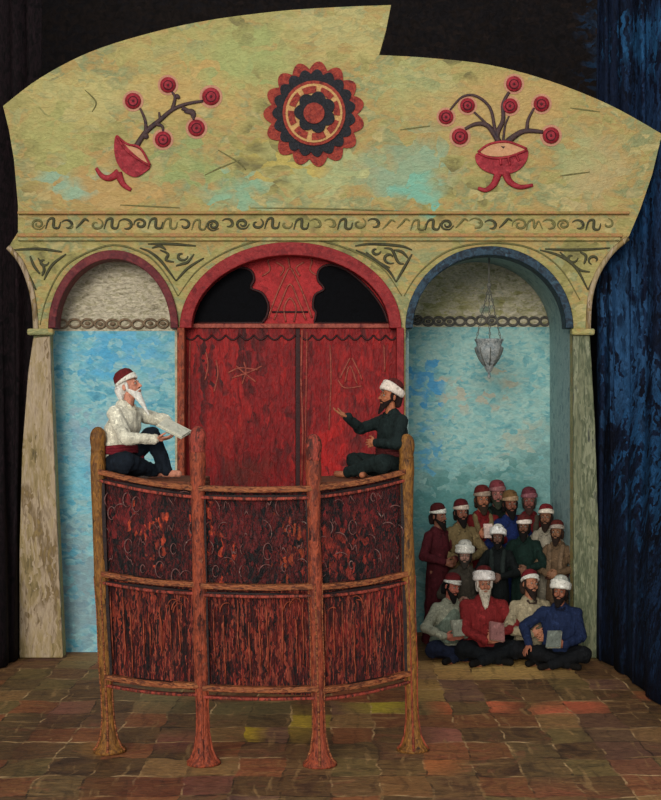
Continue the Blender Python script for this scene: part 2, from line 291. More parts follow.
# floor
def floor_mat():
    m = bpy.data.materials.new('painted_tile_floor'); m.use_nodes = True; nt = m.node_tree; N = nt.nodes; L = nt.links
    b = N['Principled BSDF']; b.inputs['Roughness'].default_value = .7; b.inputs['Specular IOR Level'].default_value = .2
    G_ = 1.6
    def flin(h, base=lin): return tuple(min(1, x * G_) for x in base(h)[:3]) + (1,)
    def nd(t, **k):
        n = N.new('ShaderNode' + t)
        for a, q in k.items(): setattr(n, a, q)
        return n
    def ramp(src, cols, lo=0., hi=1., const=False):
        r = nd('ValToRGB'); L.new(src, r.inputs[0]); k = len(cols)
        if const: r.color_ramp.interpolation = 'CONSTANT'
        while len(r.color_ramp.elements) < k: r.color_ramp.elements.new(.5)
        for i, c in enumerate(cols):
            r.color_ramp.elements[i].position = lo + (hi - lo) * i / (k if const else max(1, k - 1)); r.color_ramp.elements[i].color = flin(c)
        return r.outputs[0]
    def mix(f, a, c, mode='MIX'):
        x = nd('MixRGB', blend_type=mode)
        for s, q in zip(x.inputs, (f, a, c)):
            if hasattr(q, 'links'): L.new(q, s)
            else: s.default_value = q
        return x.outputs[0]
    tc = nd('TexCoord')
    n0 = nd('TexNoise'); n0.inputs['Scale'].default_value = 2.2; n0.inputs['Detail'].default_value = 5; L.new(tc.outputs['Object'], n0.inputs['Vector'])
    s = nd('VectorMath', operation='SUBTRACT'); L.new(n0.outputs[1], s.inputs[0]); s.inputs[1].default_value = (.5, .5, .5)
    a = nd('VectorMath', operation='MULTIPLY_ADD'); L.new(s.outputs[0], a.inputs[0]); a.inputs[1].default_value = (.16, .30, 0); L.new(tc.outputs['Object'], a.inputs[2])
    d = nd('VectorMath', operation='DIVIDE'); L.new(a.outputs[0], d.inputs[0]); d.inputs[1].default_value = (.36, .52, 100)
    fl = nd('VectorMath', operation='FLOOR'); L.new(d.outputs[0], fl.inputs[0])
    fr = nd('VectorMath', operation='FRACTION'); L.new(d.outputs[0], fr.inputs[0])
    wn = nd('TexWhiteNoise', noise_dimensions='3D'); L.new(fl.outputs[0], wn.inputs['Vector'])
    tile = ramp(wn.outputs['Value'], ['3c281a', '5c4028', '54442a', '6b3a22', '4c4028', '84623a', '84462a', '46341f', '605430', '38281a', '64443c', '5a3c2a'], const=True)
    n1 = nd('TexNoise'); n1.inputs['Scale'].default_value = 2.4; n1.inputs['Detail'].default_value = 6; n1.inputs['Distortion'].default_value = 1.5; L.new(tc.outputs['Object'], n1.inputs['Vector'])
    base = ramp(n1.outputs[0], ['3a2618', '553a24', '6c4e2c', '5a4228', '7a4a30'], .32, .68)
    c = mix(.5, base, tile)
    tv_ = nd('VectorMath', operation='MULTIPLY_ADD'); L.new(fl.outputs[0], tv_.inputs[0]); tv_.inputs[1].default_value = (.36, .52, 0); tv_.inputs[2].default_value = (.18, .26, 0)
    av_ = nd('MixRGB'); av_.inputs[0].default_value = .3; L.new(tv_.outputs[0], av_.inputs[1]); L.new(a.outputs[0], av_.inputs[2])
    # worn colour patches: ochre by the back wall, yellow and orange tiles; brown near corners are weak light painted in
    def patch(c, px, py, rx, ry, col, st):
        D = CH * F / (py - 400); p = V(((px - 330.5) / F * D, D, 0))
        s1 = nd('VectorMath', operation='SUBTRACT'); L.new(av_.outputs[0], s1.inputs[0]); s1.inputs[1].default_value = p
        s2 = nd('VectorMath', operation='DIVIDE'); L.new(s1.outputs[0], s2.inputs[0]); s2.inputs[1].default_value = (rx / F * D, ry * D * D / (CH * F), 1)
        s3 = nd('VectorMath', operation='LENGTH'); L.new(s2.outputs[0], s3.inputs[0])
        mr = nd('MapRange'); L.new(s3.outputs['Value'], mr.inputs[0]); mr.inputs[1].default_value = 1.1; mr.inputs[2].default_value = .4; mr.inputs[3].default_value = 0; mr.inputs[4].default_value = st
        return mix(mr.outputs[0], c, flin(col))
    for q in [(490, 668, 95, 13, 'b08c50', .8), (430, 690, 30, 10, '9c7840', .7), (445, 708, 16, 9, 'b05030', .85), (500, 706, 12, 7, 'b05838', .8), (554, 712, 14, 7, 'b8583c', .8), (585, 706, 9, 5, 'b85838', .8), (440, 765, 16, 7, 'a05a30', .7), (450, 735, 22, 10, '8c5044', .6),
              (300, 722, 20, 16, 'a08426', .75), (258, 732, 9, 10, 'b09022', .85), (375, 706, 28, 9, 'a08c2a', .85), (345, 735, 22, 12, '7c4a2c', .7), (175, 742, 26, 9, '8c4a3c', .7), (60, 710, 22, 12, '8a5444', .7), (95, 745, 12, 8, 'a06a34', .8),
              (165, 700, 45, 14, '66603c', .7), (250, 710, 60, 14, '605a38', .5), (620, 740, 45, 45, '54382c', .7), (560, 795, 70, 12, '7c3c28', .6), (160, 785, 70, 14, '5c2418', .7), (25, 740, 30, 60, '3a2216', .75), (90, 660, 25, 8, '8c744a', .6), (400, 780, 50, 18, '64502c', .5)]:
        c = patch(c, *q)
    # joint lines, some pale and some dark
    sp = nd('SeparateXYZ'); L.new(fr.outputs[0], sp.inputs[0])
    def line(o, t):
        x = nd('Math', operation='LESS_THAN'); L.new(o, x.inputs[0]); x.inputs[1].default_value = t; return x.outputs[0]
    mxm = nd('Math', operation='MAXIMUM'); L.new(line(sp.outputs[0], .045), mxm.inputs[0]); L.new(line(sp.outputs[1], .06), mxm.inputs[1])
    n3 = nd('TexNoise'); n3.inputs['Scale'].default_value = 1.7; n3.inputs['Detail'].default_value = 3; L.new(tc.outputs['Object'], n3.inputs['Vector'])
    lc = ramp(n3.outputs[0], ['20150e', '2e2014', '94744c', 'ac8c62'], .40, .60)
    n4 = nd('TexNoise'); n4.inputs['Scale'].default_value = 5; L.new(tc.outputs['Object'], n4.inputs['Vector'])
    st = nd('MapRange'); L.new(n4.outputs[0], st.inputs[0]); st.inputs[1].default_value = .4; st.inputs[2].default_value = .6; st.inputs[3].default_value = 0; st.inputs[4].default_value = .8
    mm = nd('Math', operation='MULTIPLY'); L.new(mxm.outputs[0], mm.inputs[0]); L.new(st.outputs[0], mm.inputs[1])
    c = mix(mm.outputs[0], c, lc)
    for sc_ in ((7, .8, 1), (.9, 6, 1)):
        m9 = nd('Mapping'); m9.inputs['Scale'].default_value = sc_; m9.inputs['Rotation'].default_value = (0, 0, .06); L.new(a.outputs[0], m9.inputs[0])
        n9 = nd('TexNoise'); n9.inputs['Scale'].default_value = 1.6; n9.inputs['Detail'].default_value = 3; L.new(m9.outputs[0], n9.inputs['Vector'])
        r9 = nd('MapRange'); L.new(n9.outputs[0], r9.inputs[0]); r9.inputs[1].default_value = .62; r9.inputs[2].default_value = .70; r9.inputs[3].default_value = 0; r9.inputs[4].default_value = .55
        c = mix(r9.outputs[0], c, flin('8a6a42'))
        r9 = nd('MapRange'); L.new(n9.outputs[0], r9.inputs[0]); r9.inputs[1].default_value = .40; r9.inputs[2].default_value = .33; r9.inputs[3].default_value = 0; r9.inputs[4].default_value = .35
        c = mix(r9.outputs[0], c, flin('2a1c14'))
    mp = nd('Mapping'); mp.inputs['Scale'].default_value = (1, 3, 1); L.new(tc.outputs['Object'], mp.inputs[0])
    n2 = nd('TexNoise'); n2.inputs['Scale'].default_value = 12; n2.inputs['Detail'].default_value = 5; n2.inputs['Distortion'].default_value = 1.5; L.new(mp.outputs[0], n2.inputs['Vector'])
    mr = nd('MapRange'); L.new(n2.outputs[0], mr.inputs[0]); mr.inputs[1].default_value = .3; mr.inputs[2].default_value = .7; mr.inputs[3].default_value = .6; mr.inputs[4].default_value = 1.4
    hv = nd('HueSaturation'); L.new(c, hv.inputs['Color']); L.new(mr.outputs[0], hv.inputs['Value']); L.new(hv.outputs[0], b.inputs['Base Color'])
    bp = nd('Bump'); bp.inputs['Strength'].default_value = .5; bp.inputs['Distance'].default_value = .03; L.new(n2.outputs[0], bp.inputs['Height']); L.new(bp.outputs[0], b.inputs['Normal'])
    return m
M['floor'] = floor_mat()

# ---------------------------------------------------------------- structure
b = MB(); b.box((0, 13.5, -.1), (12, 14, .2)); struct(b.build('floor', M['floor'], smooth=False))
b = MB(); b.box((0, 19.1, 5.5), (12, .2, 11.6)); struct(b.build('wall_back', M['backdark'], smooth=False))
for n, x in (('left', -5.6), ('right', 5.6)):
    b = MB(); b.box((x, 15.5, 5.5), (.2, 7.4, 11.6)); struct(b.build('wall_' + n, M['backdark'], smooth=False))

def arch(cx, cy, rx, ry, n=36, a0=PI, a1=0):
    return [(cx + rx * math.cos(a0 + (a1 - a0) * i / n), cy - ry * math.sin(a0 + (a1 - a0) * i / n)) for i in range(n + 1)]
FL = 2.8 * F / DF + 400
AL, AC, AR = (113, 328, 65, 78), (290.5, 328, 111, 86), (489.5, 328, 84, 82)
out = []
out += [(20, FL), (20, 560), (23, 450), (29, 370), (34, 335), (32, 305), (27, 282), (18, 262), (8, 248)]          # left pier and half arch
out += [(18, 232), (18, 205), (14, 160), (9, 130), (3, 106)]                                # left shoulder
top = cat_rom([(p[0], p[1], 0) for p in [(3, 106), (40, 78), (90, 52), (150, 33), (210, 20), (280, 11), (340, 7), (391, 5)]], 5)
out += [(p.x, p.y) for p in top[1:]]
out += [(386, 30), (379, 55)]
top = cat_rom([(p[0], p[1], 0) for p in [(379, 55), (430, 58), (490, 65), (550, 81), (610, 105), (662, 134)]], 5)
out += [(p.x, p.y) for p in top[1:]]
out += [(652, 175), (640, 210), (629, 236), (612, 252), (598, 275), (591, 300), (589, 335), (594, 420), (598, 540), (598, FL)]
out += [(574, FL)] + arch(*AR)[::-1] + [(405.5, FL), (402, FL)] + arch(*AC)[::-1] + [(179, FL), (178, FL)]
out += arch(*AL)[::-1] + [(55, 500), (62, FL)]
clean = []
for p in out:
    if not clean or (abs(p[0] - clean[-1][0]) + abs(p[1] - clean[-1][1])) > .3: clean.append(p)
b = MB(); b.prism([W(x, y, DF) for x, y in clean], (0, .24, 0))
fac = struct(b.build('wall_arcade', M['plaster'], smooth=False))
# painted piers (thin plaster coats wrapping pier fronts)
def slab(name, pts, D, depth, mat, parent=None, bevel=None, smooth=False):
    b = MB(); b.prism([W(x, y, D) for x, y in pts], (0, depth, 0)); return b.build(name, mat, parent, smooth=smooth, bevel=bevel)
slab('pier_left', [(19, FL), (19, 560), (22, 450), (28, 372), (33, 338), (50, 336), (51, 370), (56, 500), (63, FL)], DF - .05, .05, M['pier'], None, .012)['kind'] = 'structure'
slab('pier_right', [(574, FL), (573, 335), (590, 335), (595, 420), (599, 540), (599, FL)], DF - .05, .05, M['pierR'], None, .012)['kind'] = 'structure'
# pier capitals and stripes
for (x0, x1) in ((28, 54), (571, 594)):
    b = MB(); b.box(W((x0 + x1) / 2, 332, DF - .05), ((x1 - x0) / F * DF, .12, .07)); struct(b.build('pier_capital', M['plaster'], smooth=False, bevel=.02))

def halfarch(name, pts, r, mat, D=DF - .01):
    b = MB(); b.tube(cat_rom([W(x, y, D) for x, y in pts], 6), r, 8, flat=.6); return b.build(name, mat, fac)
halfarch('half_arch_rib', [(8, 247), (20, 261), (29, 282), (34, 305), (36, 335)], .03, M['pier'])
halfarch('half_arch_rib', [(628, 238), (611, 253), (597, 275), (590, 300), (588, 335)], .03, M['pier'])

def ringband(name, A, wdt, D, depth, mat, parent, foot=None):
    cx, cy, rx, ry = A
    o = arch(cx, cy, rx, ry, 40); i = arch(cx, cy, rx - wdt[0], ry - wdt[1], 40)
    if foot: o = [(o[0][0], foot)] + o + [(o[-1][0], foot)]; i = [(i[0][0], foot)] + i + [(i[-1][0], foot)]
    b = MB(); rs = []
    for (ox, oy), (ix, iy) in zip(o, i):
        a, c = W(ox, oy, D), W(ix, iy, D); dv = V((0, depth, 0))
        rs.append([a, c, c + dv, a + dv])
    b.rings(rs); return b.build(name, mat, parent, smooth=False, bevel=.01)
struct(ringband('trim_1', AL, (7.5, 9), DF - .06, .28, M['redtrim'], None))
struct(ringband('trim_2', AR, (7.5, 9), DF - .06, .28, M['bluetrim'], None))
struct(ringband('trim_3', AC, (12, 13), DF - .08, .32, M['redarch'], None))
# jambs of the door opening
for i, x in enumerate((181.5, 400)):
    b = MB(); b.box((W(x, 0, DF).x, DF + .05, W(0, 328, DF).z / 2), (.08, .26, W(0, 328, DF).z)); struct(b.build('trim_%d' % (4 + i), M['redarch'] if i else M['postO'], smooth=False, bevel=.01))

# niches: tunnels running back from the openings
def niche(tagname, A, x0b, x1b, D1, lowmat, lunmat, yline):
    cx, cy, rx, ry = A
    prof = [(x0b, FL)] + arch(cx, cy, rx - 1, ry - 1, 30) + [(x1b, FL)]
    P0 = [W(x, y, DF + .23) for x, y in prof]
    k = MB(); rs = []
    n = len(prof)
    a = [p.copy() for p in P0]; c = [V((p.x, D1, p.z)) for p in P0]
    t = .05
    k.v = [tuple(p) for p in a + c]; k.f = [[i, i + 1, n + i + 1, n + i] for i in range(n - 1)]; k.m = [0] * (n - 1)
    o = k.build('wall_niche_lining_' + tagname, M['jamb'] if tagname == 'right' else M['soffit'], smooth=False); struct(o)
    md = o.modifiers.new('t', 'SOLIDIFY'); md.thickness = .05; md.offset = 0
    X0, X1 = W(x0b - 12, 0, DF).x, W(x1b + 12, 0, DF).x
    zl = W(0, yline, D1).z
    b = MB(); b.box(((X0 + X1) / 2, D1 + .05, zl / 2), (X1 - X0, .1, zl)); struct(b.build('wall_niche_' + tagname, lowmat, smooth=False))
    b = MB(); b.box(((X0 + X1) / 2, D1 + .05, (zl + 4.9) / 2), (X1 - X0, .1, 4.9 - zl)); struct(b.build('wall_lunette_' + tagname, lunmat, smooth=False))
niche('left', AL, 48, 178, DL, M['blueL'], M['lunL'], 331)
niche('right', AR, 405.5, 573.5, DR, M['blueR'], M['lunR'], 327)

# ring borders under the lunettes
def rings_border(xs, y, D, rx, ry, mat, r, group):
    b = MB()
    for i, x in enumerate(xs):
        c = W(x, y + random.uniform(-.8, .8), D - .02); n = 18; fx = rx * random.uniform(.85, 1.1)
        b.tube([c + V((fx / F * D * math.cos(2 * PI * j / n), 0, ry / F * D * math.sin(2 * PI * j / n))) for j in range(n)], r, 6, closed=True)
        if random.random() < .35: b.ell(c, (rx * .5 / F * D, .015, ry * .5 / F * D))
    return b
b = rings_border([62 + 12.6 * i for i in range(10)], 324, DL, 5.8, 4.2, M['linkL'], .013, None)
o = b.build('ring_border', M['linkL']); tag(o, 'row of brown oval rings under the cream left lunette', 'wall relief', 'ring borders under the lunettes')
b = rings_border([407 + 10.6 * i for i in range(15)], 321, DR, 5.2, 4.0, M['linkR'], .016, None)
o = b.build('ring_border', M['linkR']); tag(o, 'row of grey oval rings under the olive right lunette', 'wall relief', 'ring borders under the lunettes')
# low relief strokes on lunettes
def strokes(name, curves, D, mat, r=.014, parent=None, flat=.5):
    b = MB()
    for c in curves:
        P = cat_rom([W(x, y, D) for x, y in c], 5); m = len(P)
        b.tube(P, [r * (.35 + .65 * math.sin(PI * (i + .5) / m)) for i in range(m)], 6, flat=flat)
    return b.build(name, mat, parent)

# mouldings and frieze
for i, (y, m, h, d, xe) in enumerate(((213, 'moulding', .03, .07, 629), (235.5, 'moulding', .04, .09, 622), (239, 'plaster', .04, .05, 620), (251, 'plaster', .0, .0, 0))):
    if not xe: continue
    a, c = W(18, y, DF - .02), W(xe, y, DF - .02)
    b = MB(); b.box((a + c) / 2, ((c - a).length, d, h)); struct(b.build('trim_%d' % (6 + i), M[m], smooth=False, bevel=.008))
def spiral(cx, cy, r, t0, t1, r1=.2, n=10, sx=1.2):
    return [(cx + sx * (r + (r1 * r - r) * k / n) * math.cos(t0 + (t1 - t0) * k / n), cy + (r + (r1 * r - r) * k / n) * math.sin(t0 + (t1 - t0) * k / n)) for k in range(n + 1)]
cv, cv2 = [], []
kinds = 'oscroucosuosocbououdcsodarsuoidczbmcocuo'
x = 38
for i, kd in enumerate(kinds):
    y = 224.5 - x * .0 + random.uniform(-1, 1); rr = random.uniform(5.2, 6.8)
    tgt = cv if random.random() < .62 else cv2
    if kd in 'oqb': tgt.append(spiral(x, y, rr, random.uniform(0, 6), random.uniform(9, 12), .25))
    elif kd in 'cd': tgt.append(spiral(x, y, rr, -2.6, 1.9, .5)); cv2.append(spiral(x + 2, y + 1, 3, -1.5, 2, .6, 6))
    elif kd in 'su': tgt.append([(x - 7, y + 5), (x - 4, y - 4), (x + 1, y - 5), (x + 1, y + 3), (x + 6, y + 4), (x + 8, y - 2)])
    elif kd == 'm': tgt.append([(x - 8, y + 5), (x - 6, y - 3), (x - 1, y - 5), (x, y + 3), (x + 4, y - 4), (x + 8, y + 4)])
    else: tgt.append([(x - 6, y + 4), (x - 1, y - 1), (x + 3, y - 5), (x + 7, y - 3)])
    x += 14.6
o1 = strokes('scroll_frieze', cv, DF - .005, M['line'], .016, fac); o2 = strokes('scroll_frieze', cv2, DF - .005, M['line2'], .013, fac)
sp = []
sp += [[(12, 250), (40, 249), (62, 252)], [(36, 290), (28, 275), (18, 262)], [(44, 280), (52, 265), (66, 254)], spiral(44, 262, 4, 0, 5, .4), [(30, 256), (34, 266), (40, 274)], [(38, 258), (44, 268), (42, 276)]]
sp += [[(140, 248), (150, 252), (160, 260), (168, 270), (176, 281)], [(176, 281), (188, 268), (204, 258)], [(148, 244), (170, 244), (196, 246)], [(160, 250), (168, 254), (166, 260), (174, 262)], spiral(182, 256, 5, 0, 5, .4), [(176, 266), (182, 264), (188, 262), (194, 254)], [(152, 248), (160, 246), (166, 250)]]
sp += [[(355, 246), (372, 244), (400, 246), (412, 250)], [(356, 250), (372, 258), (388, 270), (396, 282)], [(396, 282), (404, 268), (412, 254)], spiral(376, 251, 4, 0, 5, .4), spiral(390, 258, 6, 1, 6, .4), [(366, 252), (378, 262), (390, 268)], [(394, 250), (402, 252), (408, 258)], [(384, 248), (392, 250), (398, 262), (404, 264)]]
sp += [[(540, 250), (560, 256), (576, 268), (588, 290)], [(588, 290), (598, 272), (612, 254)], [(545, 249), (575, 250), (610, 248)], spiral(572, 258, 5, 0, 5, .4), [(560, 252), (570, 262), (580, 270), (590, 272)], spiral(594, 260, 5, 2, 7, .4), [(580, 252), (586, 256), (584, 264)]]
strokes('spandrel_scrollwork', sp, DF - .005, M['line'], .017, fac)
strokes('spandrel_edge', [[(40, 325), (46, 300), (60, 272), (80, 256), (113, 245), (145, 254), (164, 272), (178, 296)], [(178, 296), (200, 268), (240, 246), (290, 237), (340, 246), (380, 266), (402, 296)], [(404, 296), (420, 272), (450, 250), (490, 243), (530, 248), (560, 268), (580, 300)]], DF - .004, M['line2'], .012, fac)
# hairline palette knife ridges in the plaster, worn areas
strokes('plaster_scratch', [[(205, 175), (220, 168), (240, 160)], [(218, 150), (238, 162), (246, 170)], [(570, 108), (585, 110), (600, 112)], [(560, 176), (590, 172)], [(85, 90), (96, 102), (92, 112)], [(400, 130), (430, 126)], [(250, 208), (330, 209), (420, 212)], [(120, 205), (180, 208)]], DF, M['line2'], .010, fac)

# door
DD = DF + .12
zs = W(0, 326, DD).z
door = empty('door_1', (0, DD, 0)); struct(door)
def dpart(b, name, mat, **k):
    b.v = [(x, y - DD, z) for x, y, z in b.v]; return b.build(name, mat, door, **k)
for (xa, xb) in ((184, 295.5), (300, 398)):
    a, c = W(xa, 0, DD).x, W(xb, 0, DD).x
    k = MB(); k.box(((a + c) / 2, DD + .03, zs / 2), (c - a, .07, zs)); lf = dpart(k, 'door_leaf', M['door'], smooth=False, bevel=.008)
    k = MB(); n = 8
    for yy in (339,):                                            # scalloped top edge
        for j in range(n):
            x0 = xa + (xb - xa) * j / n; x1 = xa + (xb - xa) * (j + 1) / n
            P = [W(x0 + (x1 - x0) * t, yy - 4 + 5 * math.sin(PI * t), DD - .01) for t in (0, .2, .4, .6, .8, 1)]
            k.tube(P, .011, 6)
    dpart(k, 'scalloped_border', M['doordark'])
k = MB(); k.box((W(297.8, 0, DD).x, DD + .035, zs / 2), (.05, .05, zs)); dpart(k, 'meeting_gap', M['doordark'], smooth=False)
k = MB(); k.tube([W(x, y, DD - .012) for x, y in ((302, 330), (301, 380), (303, 430), (301, 500))], .012, 6); k.tube([W(x, y, DD - .012) for x, y in ((307, 332), (306, 400), (305, 470))], .008, 6); dpart(k, 'meeting_edge', M['doorline'])
k = MB()
for c in ([(228, 373), (240, 368), (258, 370)], [(232, 378), (250, 372), (262, 366)], [(244, 362), (246, 372), (242, 384)], [(236, 366), (248, 376), (256, 382)], [(345, 382), (350, 366), (357, 384)], [(338, 380), (345, 388), (362, 386)], [(350, 358), (344, 370), (340, 378)], [(352, 358), (358, 370), (362, 380)], [(206, 352), (208, 366), (205, 380)], [(216, 360), (218, 374), (214, 392)], [(190, 340), (189, 420), (191, 480)], [(330, 345), (331, 380), (329, 430)], [(384, 345), (385, 372)]):
    k.tube(cat_rom([W(x, y, DD - .006) for x, y in c], 4), .010, 6)
dpart(k, 'carved_motif', M['doorline'])
# tympanum
k = MB(); k.prism([W(x, y, DD + .04) for x, y in arch(290.5, 328, 101, 76, 40)], (0, .06, 0)); ty = dpart(k, 'tympanum', M['tymp'], smooth=False)
Lp = [(192, 323), (197, 306), (208, 289), (222, 275), (237, 268), (250, 270), (254, 279), (251, 288), (262, 293), (268, 304), (267, 315), (262, 323)]
Rp = [(388, 323), (383, 309), (372, 293), (357, 278), (342, 268), (328, 265), (319, 270), (318, 280), (324, 289), (315, 295), (313, 307), (316, 313), (314, 323)]
for P in (Lp, Rp):
    q = [(p.x, p.y) for p in cat_rom([(x, y, 0) for x, y in P], 4)]
    k = MB(); k.prism([W(x, y, DD + .02) for x, y in q], (0, .04, 0)); dpart(k, 'dark_fanlight', M['black'], smooth=False)
    k = MB(); k.tube([W(x, y, DD + .01) for x, y in q + q[:1]], .014, 6); dpart(k, 'fanlight_rim', M['doordark'])
k = MB()
for c in ([(268, 318), (276, 296), (284, 278), (290, 268), (296, 278), (304, 296), (312, 318)], [(274, 320), (282, 300), (290, 284), (298, 300), (306, 320)], [(286, 322), (284, 308), (290, 298), (296, 308), (294, 322)], [(290, 268), (288, 256), (291, 250)], [(262, 276), (270, 270), (268, 260), (276, 256)], [(318, 276), (310, 270), (312, 260), (304, 256)], [(276, 262), (284, 268), (280, 276)], [(304, 262), (296, 268), (300, 276)], [(276, 312), (304, 312)]):
    k.tube(cat_rom([W(x, y, DD + .035) for x, y in c], 4), .011, 6)
dpart(k, 'carved_pointed_arch', M['doorline'])
k = MB()
for c in ([(225, 268), (244, 258), (262, 254), (272, 252)], [(352, 264), (334, 256), (318, 254)], [(272, 312), (308, 312)]):
    k.tube(cat_rom([W(x, y, DD + .035) for x, y in c], 4), .012, 6)
dpart(k, 'incised_line', M['doordark'])
k = MB(); a, c = W(184, 326, DD), W(398, 326, DD); k.box((a + c) / 2 + V((0, .02, 0)), ((c - a).length, .12, .05)); dpart(k, 'transom', M['doorline'], smooth=False, bevel=.01)
k = MB(); k.box((0, DD + .5, 2.6), (0, 0, 0))

# curtains
def curtain(name, base, toppx, H, mat, label, folds, amp):
    nU, nV = 160, 40; vs = []
    for j in range(nV + 1):
        t = j / nV; z = H * t
        for i in range(nU + 1):
            u = i / nU; s = u * (len(base) - 1); k0 = min(int(s), len(base) - 2); fr = s - k0
            bx, bD = [base[k0][q] * (1 - fr) + base[k0 + 1][q] * fr for q in (0, 1)]
            s = u * (len(toppx) - 1); k0 = min(int(s), len(toppx) - 2); fr = s - k0
            tx, tD = [toppx[k0][q] * (1 - fr) + toppx[k0 + 1][q] * fr for q in (0, 1)]
            e = min(1, t * 2.1); e = e * e * (3 - 2 * e)
            x = bx + (tx - bx) * e; D = bD + (tD - bD) * e
            a = amp * (1 - .3 * e)
            D2 = D - a * .5 + a * math.sin(u * folds * 2 * PI + .8 * math.sin(3 * t + u * 5)) * (.7 + .3 * math.sin(u * 17))
            vs.append(((x - 330.5) / F * D + .02 * math.sin(u * 40 + t * 6), D2, z + .012))
    b = MB(); n = nU + 1
    b.add(vs, [(j * n + i, j * n + i + 1, (j + 1) * n + i + 1, (j + 1) * n + i) for j in range(nV) for i in range(nU)])
    o = b.build(name, mat); md = o.modifiers.new('t', 'SOLIDIFY'); md.thickness = .02
    tag(o, label, 'curtain'); return o
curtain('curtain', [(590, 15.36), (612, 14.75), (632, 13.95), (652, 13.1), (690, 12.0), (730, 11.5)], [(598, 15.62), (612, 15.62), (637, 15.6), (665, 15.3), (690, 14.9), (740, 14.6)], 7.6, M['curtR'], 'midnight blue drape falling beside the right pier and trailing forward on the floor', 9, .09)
curtain('curtain', [(-60, 14.0), (-25, 14.2), (4, 14.7), (26, 15.5)], [(-60, 15.2), (-25, 15.5), (5, 15.58), (40, 15.6)], 7.6, M['curtL'], 'black plum drape hanging beyond the left pier', 6, .07)

# ---------------------------------------------------------------- painted ornaments on the pediment
def disc(b, cx, cy, r, D, dep, n=28, scal=0, amp=0, ph=0, ry=None):
    ry = ry or r
    P = []
    N_ = n if not scal else scal * 8
    for j in range(N_):
        t = 2 * PI * j / N_; k = 1 + (amp * (abs(math.sin(scal * t / 2 + ph)) - .5) if scal else 0)
        P.append(W(cx + r * k * math.cos(t), cy + ry * k * math.sin(t), D))
    b.prism(P, (0, dep, 0))
ro = empty('rosette', W(314, 114, DF)); tag(ro, 'round scalloped red and black rosette at the centre of the pediment', 'wall ornament')
def opart(b, name, mat, root, **k):
    l = root.location; b.v = [(x - l.x, y - l.y, z - l.z) for x, y, z in b.v]; return b.build(name, mat, root, **k)
b = MB(); disc(b, 314, 114, 47, DF - .02, .02, scal=15, amp=.16, ry=49); opart(b, 'outer_scallops', M['rosR'], ro, smooth=False)
b = MB(); disc(b, 314, 113, 39.5, DF - .035, .02, scal=19, amp=.12, ry=41.5); opart(b, 'black_ring', M['rosK'], ro, smooth=False)
b = MB(); disc(b, 314, 113, 31.5, DF - .05, .02, ry=32.5); opart(b, 'red_disc', M['rosR'], ro, smooth=False)
b = MB(); disc(b, 314, 113, 28.5, DF - .06, .015, ry=29.5); opart(b, 'cream_disc', M['rosY'], ro, smooth=False)
for j in range(8):
    t0 = 2 * PI * j / 8 + .3; b = MB(); P = []
    for s in range(7): t = t0 + (.58) * s / 6; P.append(W(314 + 26 * math.cos(t), 113 + 27 * math.sin(t), DF - .07))
    for s in range(7): t = t0 + (.58) * (6 - s) / 6; P.append(W(314 + 19.5 * math.cos(t), 113 + 20 * math.sin(t), DF - .07))
    b.prism(P, (0, .02, 0)); opart(b, 'red_petal', M['rosR'], ro, smooth=False)
b = MB(); disc(b, 315, 112, 19, DF - .085, .03, scal=7, amp=.22); opart(b, 'black_flower', M['rosK'], ro, smooth=False)
b = MB(); disc(b, 314, 113, 10.5, DF - .10, .02); opart(b, 'flower_heart', M['rosR'], ro, smooth=False)

def berry(b1, b2, b3, x, y, r):
    disc(b1, x, y, r * 1.28, DF - .006, .006)
    b2.lathe([(0.001, .035), (r * .5 / F * DF, .032), (r * .95 / F * DF, .018), (r / F * DF, 0)], W(x, y, DF - .006), 20, Matrix.Rotation(PI / 2, 3, 'X'))
    c = W(x, y, DF - .038)
    n = 14; rr = r * .55 / F * DF; b3.tube([c + V((rr * math.cos(2 * PI * j / n), .004, rr * math.sin(2 * PI * j / n))) for j in range(n)], .008, 5, closed=True)
    b3.ell(c, (.018, .01, .018), n=8)
def bouquet(loc, label, berries, stems, bowl, inner, rim, feet, leafs):
    r = empty('painted_bouquet', loc); tag(r, label, 'wall ornament', 'bouquets on the pediment')
    b = MB()
    for s, w0 in stems:
        P = cat_rom([W(x, y, DF - .012) for x, y in s], 5); m = len(P); b.tube(P, [w0 * (1 - .55 * i / m) for i in range(m)], 7, flat=.6)
    for s in leafs:
        P = cat_rom([W(x, y, DF - .014) for x, y in s], 5); m = len(P); b.tube(P, [.03 * math.sin(PI * (i + .4) / m) + .004 for i in range(m)], 7, flat=.4)
    opart(b, 'stem', M['stem'], r)
    for (x, y, q) in berries:
        b1, b2, b3 = MB(), MB(), MB(); berry(b1, b2, b3, x, y, q)
        o = opart(b2, 'berry', M['berry'], r)
        for bb, nn, mm in ((b1, 'halo', 'halo'), (b3, 'berry_ring', 'berryD')):
            k = opart(bb, nn, M[mm], r, smooth=False); k.parent = o
    q = [(p.x, p.y) for p in cat_rom([(x, y, 0) for x, y in bowl], 5, True)]
    b = MB(); b.prism([W(x, y, DF - .03) for x, y in q], (0, .03, 0)); opart(b, 'bowl', M['bowl'], r, smooth=False, bevel=.01)
    q = [(p.x, p.y) for p in cat_rom([(x, y, 0) for x, y in inner], 5, True)]
    b = MB(); b.prism([W(x, y, DF - .034) for x, y in q], (0, .03, 0)); opart(b, 'bowl_mouth', M['peach'], r, smooth=False)
    b = MB()
    for s in rim: b.tube(cat_rom([W(x, y, DF - .036) for x, y in s], 5), .014, 6)
    opart(b, 'bowl_rim', M['bowl'], r)
    for s in feet:
        P = cat_rom([W(x, y, DF - .014) for x, y in s], 5); m = len(P)
        b = MB(); b.tube(P, [.045 * (1 - .65 * i / m) for i in range(m)], 8, flat=.5); opart(b, 'foot', M['bowl'], r)
